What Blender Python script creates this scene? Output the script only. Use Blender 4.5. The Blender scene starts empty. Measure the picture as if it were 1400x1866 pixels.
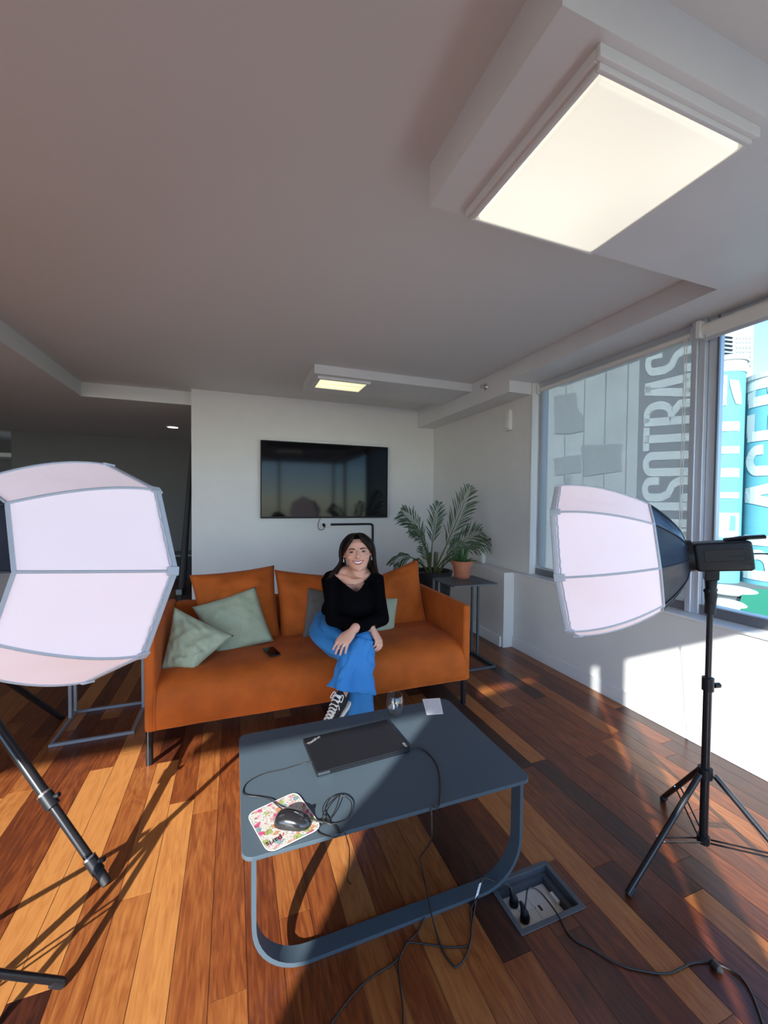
import bpy, bmesh, math, random
from math import sin, cos, pi, radians, sqrt, atan2
from mathutils import Vector, Matrix, noise
random.seed(7)
S = bpy.context.scene
COL = S.collection
V = Vector

# ------------------------------------------------------------------ camera
F = 739.667; YAW, PIT, ROL = .35454, -.0260078, .0090577; HC = 1.42
cf = V((sin(YAW)*cos(PIT), cos(YAW)*cos(PIT), sin(PIT)))
_r = V((cos(YAW), -sin(YAW), 0)); _u = _r.cross(cf)
cr = _r*cos(ROL) + _u*sin(ROL); cu = -_r*sin(ROL) + _u*cos(ROL)
cam = bpy.data.objects.new('camera', bpy.data.cameras.new('camera')); COL.objects.link(cam)
cam.data.sensor_fit = 'HORIZONTAL'; cam.data.sensor_width = 36; cam.data.lens = F/1400*36
cam.data.clip_start = .02; cam.data.clip_end = 500
m = Matrix.Identity(4)
for i in range(3):
    m[i][0] = cr[i]; m[i][1] = cu[i]; m[i][2] = -cf[i]
m[2][3] = HC
cam.matrix_world = m
S.camera = cam
CP = V((0, 0, HC))
def ray(x, y): return cf + cr*((x-700)/F) - cu*((y-933)/F)
def onZ(x, y, z=0.): d = ray(x, y); return CP + d*((z-HC)/d.z)
def onX(x, y, X): d = ray(x, y); return CP + d*(X/d.x)
def onY(x, y, Y): d = ray(x, y); return CP + d*(Y/d.y)

# ------------------------------------------------------------------ light
S.view_settings.view_transform = 'Standard'; S.view_settings.look = 'None'
S.view_settings.gamma = 1; S.view_settings.use_curve_mapping = False
S.view_settings.exposure = 0.30
SUN_AZ, SUN_EL = radians(37.5), radians(24.5)          # direction the light travels, seen from above
w = bpy.data.worlds.new('sky'); S.world = w; w.use_nodes = True
nt = w.node_tree; bgn = nt.nodes['Background']
sky = nt.nodes.new('ShaderNodeTexSky'); sky.sky_type = 'NISHITA'; sky.sun_disc = False
sky.sun_elevation = SUN_EL; sky.sun_rotation = SUN_AZ + pi; sky.air_density = 1.0; sky.dust_density = .3; sky.ozone_density = 3.5; sky.altitude = 2500
nt.links.new(sky.outputs[0], bgn.inputs[0]); bgn.inputs[1].default_value = .48
sl = bpy.data.lights.new('sun', 'SUN'); sl.energy = 10.5; sl.angle = radians(.55); sl.color = (1, 1, .95)
so = bpy.data.objects.new('sun', sl); COL.objects.link(so); so.location = (-6, -8, 6)
sd = V((sin(SUN_AZ)*cos(SUN_EL), cos(SUN_AZ)*cos(SUN_EL), -sin(SUN_EL)))
so.rotation_mode = 'QUATERNION'; so.rotation_quaternion = sd.to_track_quat('-Z', 'Y')

# ------------------------------------------------------------------ materials
def mat(name, col, rough=.6, metal=0., spec=.5, emis=None, es=0., sheen=0., bump=0., bscale=60., var=0., vscale=4., coat=0.):
    m = bpy.data.materials.new(name); m.use_nodes = True; n = m.node_tree; b = n.nodes['Principled BSDF']
    b.inputs['Base Color'].default_value = (*col, 1); b.inputs['Roughness'].default_value = rough
    b.inputs['Metallic'].default_value = metal; b.inputs['Specular IOR Level'].default_value = spec
    b.inputs['Coat Weight'].default_value = coat; b.inputs['Coat Roughness'].default_value = .1
    if sheen: b.inputs['Sheen Weight'].default_value = sheen; b.inputs['Sheen Roughness'].default_value = .4; b.inputs['Sheen Tint'].default_value = (*[min(1, c*1.6+.15) for c in col], 1)
    if emis: b.inputs['Emission Color'].default_value = (*emis, 1); b.inputs['Emission Strength'].default_value = es
    g = n.nodes.new('ShaderNodeNewGeometry')
    nz = n.nodes.new('ShaderNodeTexNoise'); nz.inputs['Scale'].default_value = vscale; nz.inputs['Detail'].default_value = 5
    n.links.new(g.outputs['Position'], nz.inputs['Vector'])
    mr = n.nodes.new('ShaderNodeMapRange'); mr.inputs[1].default_value = .3; mr.inputs[2].default_value = .7
    v = max(var, .02); mr.inputs[3].default_value = 1-v; mr.inputs[4].default_value = 1+v
    n.links.new(nz.outputs[0], mr.inputs[0])
    mx = n.nodes.new('ShaderNodeVectorMath'); mx.operation = 'SCALE'; mx.inputs[0].default_value = col
    n.links.new(mr.outputs[0], mx.inputs['Scale']); n.links.new(mx.outputs[0], b.inputs['Base Color'])
    if bump:
        n2 = n.nodes.new('ShaderNodeTexNoise'); n2.inputs['Scale'].default_value = bscale; n2.inputs['Detail'].default_value = 4
        n.links.new(g.outputs['Position'], n2.inputs['Vector'])
        bp = n.nodes.new('ShaderNodeBump'); bp.inputs['Strength'].default_value = bump; bp.inputs['Distance'].default_value = .01
        n.links.new(n2.outputs[0], bp.inputs['Height']); n.links.new(bp.outputs[0], b.inputs['Normal'])
    return m
M = {}
M['wall'] = mat('wall_paint', (.71, .71, .70), .35, bump=.06, bscale=25, spec=.35)
M['ceil'] = mat('ceiling_paint', (.70, .71, .70), .7, bump=.04, bscale=30, var=.015, vscale=.7)
M['trim'] = mat('trim_paint', (.72, .735, .74), .4)
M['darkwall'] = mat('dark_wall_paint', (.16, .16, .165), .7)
M['alu'] = mat('aluminium', (.55, .59, .66), .4, .35)
M['alu_dark'] = mat('aluminium_dark', (.20, .21, .23), .4, .5)  # darker grey aluminium for the thin strip, lower rail and mouse seam
M['black'] = mat('black_plastic', (.010, .011, .014), .4, spec=.25)
M['blackmatte'] = mat('black_rubber', (.01, .01, .012), .6)
M['blackmetal'] = mat('black_metal', (.02, .021, .024), .25, .4)
M['steel'] = mat('steel', (.6, .6, .6), .25, 1)
M['table'] = mat('slate_lacquer', (.062, .086, .107), .45, spec=.25, var=.03)
M['sidetable'] = mat('slate_lacquer_side', (.062, .085, .105), .4)
M['greyframe'] = mat('grey_lacquer', (.23, .24, .26), .4)
M['velvet'] = mat('rust_velvet', (.40, .090, .012), .75, spec=.2, sheen=.3, bump=.25, bscale=16, var=.20, vscale=6)
M['green'] = mat('sage_cotton', (.33, .39, .28), .85, sheen=.2, bump=.45, bscale=30, var=.06, vscale=7)
M['greyvelvet'] = mat('grey_velvet', (.10, .095, .09), .8, sheen=.4, bump=.2, bscale=30, var=.15, vscale=9)
M['skin'] = mat('skin', (.68, .385, .28), .5, spec=.35, bump=.05, bscale=60, var=.06, vscale=18)
M['skin'].node_tree.nodes['Principled BSDF'].inputs['Subsurface Weight'].default_value = .12
M['skin'].node_tree.nodes['Principled BSDF'].inputs['Subsurface Radius'].default_value = (.02, .008, .004)
M['lips'] = mat('lips', (.40, .10, .09), .4)
M['teeth'] = mat('teeth', (.85, .83, .78), .25)
M['eye'] = mat('eye_white', (.34, .30, .28), .3)
M['iris'] = mat('iris', (.03, .022, .018), .2)
M['hair'] = mat('dark_brown_hair', (.010, .006, .0045), .5, spec=.18, var=.4, vscale=30)
M['top'] = mat('black_knit', (.003, .003, .004), .95, spec=.03, bump=.25, bscale=90)
M['blue'] = mat('blue_cotton', (.026, .20, .52), .75, sheen=.1, bump=.3, bscale=22, var=.05, vscale=8)
M['white'] = mat('white_plastic', (.72, .72, .70), .4)
M['lace'] = mat('white_lace', (.8, .8, .76), .7)
M['canvas'] = mat('black_canvas', (.015, .015, .016), .8)
M['softwhite'] = mat('softbox_fabric', (.76, .65, .69), .8, emis=(1, .85, .95), es=.28, bump=.35, bscale=9, var=.03, vscale=3)
M['softfront'] = mat('softbox_front', (.78, .70, .75), .8, emis=(1, .87, .95), es=1.5)
M['softtrim'] = mat('softbox_trim', (.50, .53, .58), .7, bump=.2, bscale=60)
M['softblack'] = mat('softbox_black', (.012, .016, .03), .45, bump=.2, bscale=15)
M['pot'] = mat('terracotta', (.42, .15, .085), .8, var=.1, vscale=20)
M['blackpot'] = mat('black_planter', (.012, .014, .017), .5)
M['soil'] = mat('soil', (.02, .014, .01), .95, bump=.6, bscale=80)
M['palm'] = mat('palm_leaf', (.030, .060, .018), .5, var=.35, vscale=6)
M['palmstem'] = mat('palm_stem', (.07, .09, .03), .5, var=.2)
M['aloe'] = mat('aloe_leaf', (.035, .10, .03), .4, var=.35, vscale=25)
M['screen'] = mat('tv_screen', (.003, .003, .005), .07, spec=.22)
M['paper'] = mat('paper', (.78, .80, .80), .8)
M['ink'] = mat('ink', (.12, .14, .2), .8)
M['box_grey'] = mat('floor_box_grey', (.06, .07, .08), .5, var=.1, vscale=30)
M['box_plate'] = mat('floor_box_plate', (.56, .53, .47), .6, var=.08, vscale=18)
M['labelgrey'] = mat('lamp_side_panel', (.028, .026, .026), .5, spec=.2)
M['text'] = mat('silver_print', (.6, .6, .6), .3, .6)
M['seam'] = mat('subfloor_dust', (.20, .12, .065), .9)
# exterior
M['facade'] = mat('pale_render', (.36, .36, .35), .9, var=.12, vscale=.5)
M['band'] = mat('dark_mural_band', (.09, .092, .095), .9, var=.08, vscale=.6)
M['mural_grey'] = mat('faded_mural_grey', (.20, .20, .195), .9, var=.1)
M['mural_white'] = mat('mural_white', (.52, .53, .52), .9, var=.05, vscale=.8)
M['mural_blue'] = mat('mural_blue', (.105, .30, .36), .9, var=.06, vscale=.4)
M['ground'] = mat('asphalt', (.13, .13, .125), .9, var=.15, vscale=.3)
M['tower'] = mat('tower_white', (.36, .37, .38), .8)
M['towerwin'] = mat('tower_window', (.08, .10, .13), .2)
M['awning'] = mat('green_canvas', (.012, .22, .11), .7)

def light_mat(name, col, st, edge):
    m = bpy.data.materials.new(name); m.use_nodes = True; n = m.node_tree; b = n.nodes['Principled BSDF']
    b.inputs['Base Color'].default_value = (.5, .5, .46, 1); b.inputs['Roughness'].default_value = .4
    g = n.nodes.new('ShaderNodeNewGeometry'); nz = n.nodes.new('ShaderNodeTexNoise'); nz.inputs['Scale'].default_value = edge; nz.inputs['Detail'].default_value = 0
    n.links.new(g.outputs['Position'], nz.inputs['Vector'])
    mr = n.nodes.new('ShaderNodeMapRange'); mr.inputs[1].default_value = .3; mr.inputs[2].default_value = .7; mr.inputs[3].default_value = st*.88; mr.inputs[4].default_value = st*1.08
    n.links.new(nz.outputs[0], mr.inputs[0]); n.links.new(mr.outputs[0], b.inputs['Emission Strength'])
    b.inputs['Emission Color'].default_value = (*col, 1)
    return m
M['panel'] = light_mat('light_diffuser', (1, .94, .80), .68, 2.)
M['panel2'] = light_mat('light_diffuser_far', (1, .95, .55), .75, 3.)
M['downlight'] = light_mat('downlight_glow', (1, .95, .88), 3., 3.)

def glass_mat(name, tint, gl_rough=.0, ior=1.45, thin=True):
    m = bpy.data.materials.new(name); m.use_nodes = True; n = m.node_tree
    for k in list(n.nodes): n.nodes.remove(k)
    out = n.nodes.new('ShaderNodeOutputMaterial'); tr = n.nodes.new('ShaderNodeBsdfTransparent'); gl = n.nodes.new('ShaderNodeBsdfGlossy')
    tr.inputs[0].default_value = (*tint, 1); gl.inputs['Roughness'].default_value = gl_rough
    fr = n.nodes.new('ShaderNodeFresnel'); fr.inputs[0].default_value = ior
    mx = n.nodes.new('ShaderNodeMixShader'); ge = n.nodes.new('ShaderNodeNewGeometry'); iv = n.nodes.new('ShaderNodeMath'); iv.operation = 'SUBTRACT'; iv.inputs[0].default_value = 1; n.links.new(ge.outputs['Backfacing'], iv.inputs[1])
    fm = n.nodes.new('ShaderNodeMath'); fm.operation = 'MULTIPLY'; n.links.new(fr.outputs[0], fm.inputs[0]); n.links.new(iv.outputs[0], fm.inputs[1])
    n.links.new(fm.outputs[0], mx.inputs[0]); n.links.new(tr.outputs[0], mx.inputs[1]); n.links.new(gl.outputs[0], mx.inputs[2])
    n.links.new(mx.outputs[0], out.inputs[0]); return m
M['pane'] = glass_mat('window_glass', (.90, .97, .97))
M['tumbler'] = glass_mat('tumbler_glass', (.985, .99, .99), .02, 2.0)
def screen_fabric():
    m = bpy.data.materials.new('blind_screen_fabric'); m.use_nodes = True; n = m.node_tree; b = n.nodes['Principled BSDF']
    b.inputs['Base Color'].default_value = (.50, .49, .48, 1); b.inputs['Roughness'].default_value = .8
    out = n.nodes['Material Output']; tr = n.nodes.new('ShaderNodeBsdfTransparent'); tl = n.nodes.new('ShaderNodeBsdfTranslucent')
    tl.inputs[0].default_value = (.45, .45, .45, 1)
    m1 = n.nodes.new('ShaderNodeMixShader'); m1.inputs[0].default_value = .45; n.links.new(b.outputs[0], m1.inputs[1]); n.links.new(tl.outputs[0], m1.inputs[2])
    mx = n.nodes.new('ShaderNodeMixShader'); mx.inputs[0].default_value = .38
    n.links.new(m1.outputs[0], mx.inputs[1]); n.links.new(tr.outputs[0], mx.inputs[2]); n.links.new(mx.outputs[0], out.inputs[0]); return m
M['blind'] = screen_fabric()
def plank_mat():
    m = bpy.data.materials.new('varnished_hardwood'); m.use_nodes = True; n = m.node_tree; b = n.nodes['Principled BSDF']; L = n.links.new
    at = n.nodes.new('ShaderNodeAttribute'); at.attribute_name = 'tone'
    g = n.nodes.new('ShaderNodeNewGeometry')
    off = n.nodes.new('ShaderNodeVectorMath'); off.operation = 'MULTIPLY_ADD'; off.inputs[1].default_value = (37, 91, 13)
    L(at.outputs['Vector'], off.inputs[0]); L(g.outputs['Position'], off.inputs[2])
    mp = n.nodes.new('ShaderNodeMapping'); mp.inputs['Scale'].default_value = (1, .09, 1); L(off.outputs[0], mp.inputs[0])
    nz = n.nodes.new('ShaderNodeTexNoise'); nz.inputs['Scale'].default_value = 70; nz.inputs['Detail'].default_value = 8; nz.inputs['Distortion'].default_value = 1.2; L(mp.outputs[0], nz.inputs[0])
    mp2 = n.nodes.new('ShaderNodeMapping'); mp2.inputs['Scale'].default_value = (1, .22, 1); L(off.outputs[0], mp2.inputs[0])
    nz2 = n.nodes.new('ShaderNodeTexNoise'); nz2.inputs['Scale'].default_value = 9; nz2.inputs['Detail'].default_value = 3; nz2.inputs['Distortion'].default_value = .8; L(mp2.outputs[0], nz2.inputs[0])
    wv = n.nodes.new('ShaderNodeMath'); wv.operation = 'MULTIPLY'; wv.inputs[1].default_value = 14; L(nz2.outputs[0], wv.inputs[0])
    fr = n.nodes.new('ShaderNodeMath'); fr.operation = 'PINGPONG'; fr.inputs[1].default_value = 1; L(wv.outputs[0], fr.inputs[0])
    ramp = n.nodes.new('ShaderNodeValToRGB'); e = ramp.color_ramp.elements
    cs = [(0, (.030, .009, .006)), (.16, (.060, .016, .008)), (.34, (.115, .028, .010)), (.52, (.20, .055, .015)), (.72, (.30, .105, .028)), (1, (.42, .175, .050))]
    e[0].position = 0; e[0].color = (*cs[0][1], 1); e[1].position = 1; e[1].color = (*cs[-1][1], 1)
    for p, c in cs[1:-1]:
        k = e.new(p); k.color = (*c, 1)
    sep = n.nodes.new('ShaderNodeSeparateXYZ'); L(at.outputs['Vector'], sep.inputs[0])
    a1 = n.nodes.new('ShaderNodeMath'); a1.operation = 'MULTIPLY_ADD'; a1.inputs[1].default_value = .62; L(nz.outputs[0], a1.inputs[0])
    sub = n.nodes.new('ShaderNodeMath'); sub.operation = 'SUBTRACT'; sub.inputs[1].default_value = .36; L(sep.outputs[0], sub.inputs[0]); L(sub.outputs[0], a1.inputs[2])
    a2 = n.nodes.new('ShaderNodeMath'); a2.operation = 'MULTIPLY_ADD'; a2.inputs[1].default_value = .10; L(fr.outputs[0], a2.inputs[0]); L(a1.outputs[0], a2.inputs[2])
    L(a2.outputs[0], ramp.inputs[0]); L(ramp.outputs[0], b.inputs['Base Color'])
    b.inputs['Roughness'].default_value = .28; b.inputs['Specular IOR Level'].default_value = .5
    bp = n.nodes.new('ShaderNodeBump'); bp.inputs['Strength'].default_value = .12; bp.inputs['Distance'].default_value = .004; L(nz.outputs[0], bp.inputs['Height']); L(bp.outputs[0], b.inputs['Normal'])
    return m
M['plank'] = plank_mat()
def print_mat():
    m = bpy.data.materials.new('mouse_pad_print'); m.use_nodes = True; n = m.node_tree; b = n.nodes['Principled BSDF']; L = n.links.new
    g = n.nodes.new('ShaderNodeNewGeometry'); nz = n.nodes.new('ShaderNodeTexNoise'); nz.inputs['Scale'].default_value = 60; L(g.outputs['Position'], nz.inputs[0])
    ad = n.nodes.new('ShaderNodeVectorMath'); ad.operation = 'MULTIPLY_ADD'; ad.inputs[1].default_value = (.012,)*3; L(nz.outputs[1], ad.inputs[0]); L(g.outputs['Position'], ad.inputs[2])
    vo = n.nodes.new('ShaderNodeTexVoronoi'); vo.inputs['Scale'].default_value = 62; L(ad.outputs[0], vo.inputs[0])
    sp = n.nodes.new('ShaderNodeSeparateXYZ'); L(vo.outputs['Color'], sp.inputs[0])
    r = n.nodes.new('ShaderNodeValToRGB'); r.color_ramp.interpolation = 'CONSTANT'; e = r.color_ramp.elements
    e[0].color = (.85, .80, .70, 1); e[1].position = .22; e[1].color = (.75, .10, .25, 1)
    for p, c in ((.36, (.85, .78, .70)), (.5, (.45, .55, .15)), (.6, (.88, .45, .50)), (.72, (.85, .82, .74)), (.84, (.30, .50, .50)), (.92, (.80, .35, .15))):
        k = e.new(p); k.color = (*c, 1)
    L(sp.outputs[0], r.inputs[0])
    ln = n.nodes.new('ShaderNodeTexVoronoi'); ln.feature = 'DISTANCE_TO_EDGE'; ln.inputs['Scale'].default_value = 120; L(ad.outputs[0], ln.inputs[0])
    lt = n.nodes.new('ShaderNodeMath'); lt.operation = 'LESS_THAN'; lt.inputs[1].default_value = .05; L(ln.outputs[0], lt.inputs[0])
    mul = n.nodes.new('ShaderNodeMath'); mul.operation = 'MULTIPLY'; mul.inputs[1].default_value = .75; L(lt.outputs[0], mul.inputs[0])
    mx = n.nodes.new('ShaderNodeMix'); mx.data_type = 'RGBA'; L(mul.outputs[0], mx.inputs[0]); L(r.outputs[0], mx.inputs[6]); mx.inputs[7].default_value = (.12, .05, .05, 1)
    for el in r.color_ramp.elements: el.color = [c*.62 for c in el.color[:3]]+[1]
    L(mx.outputs[2], b.inputs['Base Color']); b.inputs['Roughness'].default_value = .7
    return m
M['print'] = print_mat()

# ------------------------------------------------------------------ mesh helpers
class MB:
    def __init__(s): s.v = []; s.f = []
    def add(s, vs, fs):
        o = len(s.v); s.v += [V(p) for p in vs]; s.f += [tuple(i+o for i in f) for f in fs]; return s
    def box(s, a, b):
        (x0, y0, z0), (x1, y1, z1) = a, b
        return s.add([(x0, y0, z0), (x1, y0, z0), (x1, y1, z0), (x0, y1, z0), (x0, y0, z1), (x1, y0, z1), (x1, y1, z1), (x0, y1, z1)],
              [(3, 2, 1, 0), (4, 5, 6, 7), (0, 1, 5, 4), (1, 2, 6, 5), (2, 3, 7, 6), (3, 0, 4, 7)])
    def obox(s, c, ax, ay, az, hx, hy, hz):
        c = V(c); vs = [c + ax*(sx*hx) + ay*(sy*hy) + az*(sz*hz) for sz in (-1, 1) for sx, sy in ((-1, -1), (1, -1), (1, 1), (-1, 1))]
        return s.add(vs, [(3, 2, 1, 0), (4, 5, 6, 7), (0, 1, 5, 4), (1, 2, 6, 5), (2, 3, 7, 6), (3, 0, 4, 7)])
    def loft(s, pts, rad, n=12, ref=None, cap=True, closed=False):
        """tube through pts; rad = radius or list of r / (rx, ry); ref = direction of rx"""
        pts = [V(p) for p in pts]; k = len(pts)
        if not isinstance(rad, (list,)): rad = [rad]*k
        o = len(s.v); prev = None
        for i, p in enumerate(pts):
            a = pts[(i-1) % k] if (closed or i > 0) else pts[i]; b = pts[(i+1) % k] if (closed or i < k-1) else pts[i]
            t = (b-a).normalized() if (b-a).length > 1e-9 else V((0, 0, 1))
            if ref is not None:
                e = V(ref) - t*t.dot(V(ref))
            elif prev is None:
                q = V((0, 0, 1)) if abs(t.z) < .9 else V((1, 0, 0)); e = q - t*t.dot(q)
            else: e = prev - t*t.dot(prev)
            e.normalize(); prev = e; g = t.cross(e)
            r = rad[i]; rx, ry = (r if isinstance(r, (tuple, list)) else (r, r))
            for j in range(n):
                a_ = 2*pi*j/n; s.v.append(p + e*(rx*cos(a_)) + g*(ry*sin(a_)))
        for i in range(k if closed else k-1):
            for j in range(n):
                a_ = o+i*n+j; b_ = o+i*n+(j+1) % n; i2 = (i+1) % k
                s.f.append((a_, b_, o+i2*n+(j+1) % n, o+i2*n+j))
        if cap and not closed:
            s.f.append(tuple(o+j for j in range(n))[::-1]); s.f.append(tuple(o+(k-1)*n+j for j in range(n)))
        return s
    def caps(s, pts, rad, n=10, ref=None):
        """tube with rounded ends"""
        pts = [V(p) for p in pts]; rad = list(rad) if isinstance(rad, list) else [rad]*len(pts)
        rr = [r if isinstance(r, tuple) else (r, r) for r in rad]
        d0 = (pts[0]-pts[1]).normalized(); d1 = (pts[-1]-pts[-2]).normalized()
        P = []; R = []
        for a in (.98, .8, .45): P.append(pts[0]+d0*(min(rr[0])*a)); c = sqrt(1-a*a); R.append((rr[0][0]*c, rr[0][1]*c))
        P += pts; R += rr
        for a in (.45, .8, .98): P.append(pts[-1]+d1*(min(rr[-1])*a)); c = sqrt(1-a*a); R.append((rr[-1][0]*c, rr[-1][1]*c))
        return s.loft(P, R, n, ref)
    def ell(s, c, r, n=14, k=9, ax=None):
        c = V(c); ax = ax or (V((1, 0, 0)), V((0, 1, 0)), V((0, 0, 1)))
        vs = []; fs = []
        for i in range(1, k):
            ph = pi*i/k
            for j in range(n):
                th = 2*pi*j/n; vs.append(c + ax[0]*(r[0]*sin(ph)*cos(th)) + ax[1]*(r[1]*sin(ph)*sin(th)) + ax[2]*(r[2]*cos(ph)))
        t = len(vs); vs.append(c+ax[2]*r[2]); vs.append(c-ax[2]*r[2])
        for i in range(k-2):
            for j in range(n): fs.append((i*n+j, (i+1)*n+j, (i+1)*n+(j+1) % n, i*n+(j+1) % n))
        for j in range(n): fs.append((t, j, (j+1) % n)); fs.append((t+1, (k-2)*n+(j+1) % n, (k-2)*n+j))
        return s.add(vs, fs)
    def lathe(s, c, prof, n=28):
        c = V(c); o = len(s.v)
        for r, z in prof:
            for j in range(n): a = 2*pi*j/n; s.v.append(c+V((r*cos(a), r*sin(a), z)))
        for i in range(len(prof)-1):
            for j in range(n): s.f.append((o+i*n+j, o+i*n+(j+1) % n, o+(i+1)*n+(j+1) % n, o+(i+1)*n+j))
        return s
    def poly(s, pts, d):
        """flat polygon given thickness vector d"""
        k = len(pts); d = V(d); pts = [V(p) for p in pts]
        return s.add(pts+[p+d for p in pts], [tuple(range(k))[::-1], tuple(range(k, 2*k))]+[(i, (i+1) % k, k+(i+1) % k, k+i) for i in range(k)])
WL = {}
def build(name, mb, m, parent=None, smooth=False, bevel=0., bseg=2, ang=35, kind=None, tone=None, label=None):
    me = bpy.data.meshes.new(name)
    lo = V([min(p[i] for p in mb.v) for i in range(3)]); hi = V([max(p[i] for p in mb.v) for i in range(3)])
    c = (lo+hi)/2; c.z = lo.z
    me.from_pydata([p-c for p in mb.v], [], mb.f); me.validate()
    bm = bmesh.new(); bm.from_mesh(me); bmesh.ops.recalc_face_normals(bm, faces=bm.faces)
    if tone is not None:
        pass
    bm.to_mesh(me); bm.free()
    ob = bpy.data.objects.new(name, me); COL.objects.link(ob); me.materials.append(M[m] if isinstance(m, str) else m)
    if parent is not None: ob.parent = parent; ob.location = c - WL[parent.name]
    else: ob.location = c
    WL[ob.name] = c
    if smooth:
        for p in me.polygons: p.use_smooth = True
        if ang < 180:
            try: me.set_sharp_from_angle(angle=radians(ang))
            except Exception: pass
    if bevel:
        bv = ob.modifiers.new('bevel', 'BEVEL'); bv.width = bevel; bv.segments = bseg; bv.limit_method = 'ANGLE'; bv.angle_limit = radians(40)
        for p in me.polygons: p.use_smooth = True
        wn = ob.modifiers.new('wn', 'WEIGHTED_NORMAL')
    if kind: ob['kind'] = kind
    if label: ob['label'] = label
    return ob
def tag(o, label, cat, group=None):
    o['label'] = label; o['category'] = cat
    if group: o['group'] = group
    return o
def root(name, loc, label, cat, group=None):
    o = bpy.data.objects.new(name, None); COL.objects.link(o); o.location = loc; o.empty_display_size = .1
    WL[o.name] = V(loc); return tag(o, label, cat, group)
def struct(name, mb, m, **k): return build(name, mb, m, kind='structure', **k)
def bake(ob, voxel, smooth_it=6, fac=.5, test=None, adapt=None):
    """fuse the pieces of ob into one continuous surface"""
    rm = ob.modifiers.new('r', 'REMESH'); rm.mode = 'VOXEL'; rm.voxel_size = voxel; rm.use_smooth_shade = True
    if smooth_it: sm = ob.modifiers.new('s', 'SMOOTH'); sm.iterations = smooth_it; sm.factor = fac
    bpy.context.view_layer.update(); dg = bpy.context.evaluated_depsgraph_get()
    me = bpy.data.meshes.new_from_object(ob.evaluated_get(dg)); ob.modifiers.clear(); ob.data = me
    if test:
        bm = bmesh.new(); bm.from_mesh(me); c = WL[ob.name]
        bmesh.ops.delete(bm, geom=[f for f in bm.faces if test(f.calc_center_median()+c)], context='FACES'); bm.to_mesh(me); bm.free()
    for p in me.polygons: p.use_smooth = True
    return ob
def catmull(P, n=8, closed=False):
    P = [V(p) for p in P]; k = len(P); out = []
    for i in range(k if closed else k-1):
        p0 = P[(i-1) % k] if (closed or i > 0) else P[0]; p1 = P[i]; p2 = P[(i+1) % k]; p3 = P[(i+2) % k] if (closed or i+2 < k) else P[-1]
        for j in range(n):
            t = j/n; out.append(.5*((2*p1)+(p2-p0)*t+(2*p0-5*p1+4*p2-p3)*t*t+(3*p1-p0-3*p2+p3)*t**3))
    if not closed: out.append(P[-1])
    return out
def text_obj(name, body, m, parent, origin, ax, ay, size, depth=.0006, bold=0.):
    cu_ = bpy.data.curves.new(name, 'FONT'); cu_.body = body; cu_.size = size; cu_.extrude = depth; cu_.offset = bold; cu_.align_x = 'CENTER'; cu_.align_y = 'CENTER'
    t = bpy.data.objects.new(name, cu_)
    COL.objects.link(t); bpy.context.view_layer.update(); dg = bpy.context.evaluated_depsgraph_get()
    me = bpy.data.meshes.new_from_object(t.evaluated_get(dg)); bpy.data.objects.remove(t)
    mb = MB(); az = V(ax).cross(V(ay)).normalized()
    mb.add([V(origin)+V(ax)*v.co.x+V(ay)*v.co.y+az*v.co.z for v in me.vertices], [tuple(p.vertices) for p in me.polygons])
    return build(name, mb, m, parent)

# ------------------------------------------------------------------ room structure
XR, XU, XB, YB = 2.58, 2.637, 2.385, 5.134     # lower right wall, upper right wall, beam face, back wall
ZC, ZB, ZS, ZL = 2.683, 2.443, 2.55, 2.53      # ceiling, beam bottom, soffit over windows, low ceiling
YW = -1.7                                       # window wall behind the camera
BX0, BX1, BY0, BY1 = .893, 1.150, 1.06, 1.24    # floor box
sf = MB()
sf.box((-8, YW, -.14), (BX0, 10, -.0018)).box((BX1, YW, -.14), (3, 10, -.0018)).box((BX0, YW, -.14), (BX1, BY0, -.0018)).box((BX0, BY1, -.14), (BX1, 10, -.0018)).box((-8, YW, -.20), (3, 10, -.14))
floor = struct('floor', sf, 'seam')
def plank_mesh(boxes, tone):
    mb = MB()
    for (x0, x1, y0, y1) in boxes:
        g = .0011; mb.box((x0+g, y0+g, -.012), (x1-g, y1-g, 0))
    return mb, tone
def add_tone(ob, tones):
    at = ob.data.attributes.new('tone', 'FLOAT_VECTOR', 'FACE')
    for i, d in enumerate(at.data): d.vector = tones[min(i//6, len(tones)-1)]
PW = .106; rnd = random.Random(11)
rows = []; x = 2.5805
while x > -8: rows.append((x-PW, x)); x -= PW
parts = []; rest = []
def sub_hole(x0, x1, y0, y1):
    if x1 <= BX0+.002 or x0 >= BX1-.002 or y1 <= BY0 or y0 >= BY1: return [(x0, x1, y0, y1)]
    o = []
    if y0 < BY0-.01: o.append((x0, x1, y0, BY0))
    if y1 > BY1+.01: o.append((x0, x1, BY1, y1))
    if x0 < BX0-.004: o.append((x0, BX0, max(y0, BY0), min(y1, BY1)))
    if x1 > BX1+.004: o.append((BX1, x1, max(y0, BY0), min(y1, BY1)))
    return o
pool = [.06, .14, .22, .30, .38, .44, .50, .56, .62, .66, .70, .76, .82, .58, .46]
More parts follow.
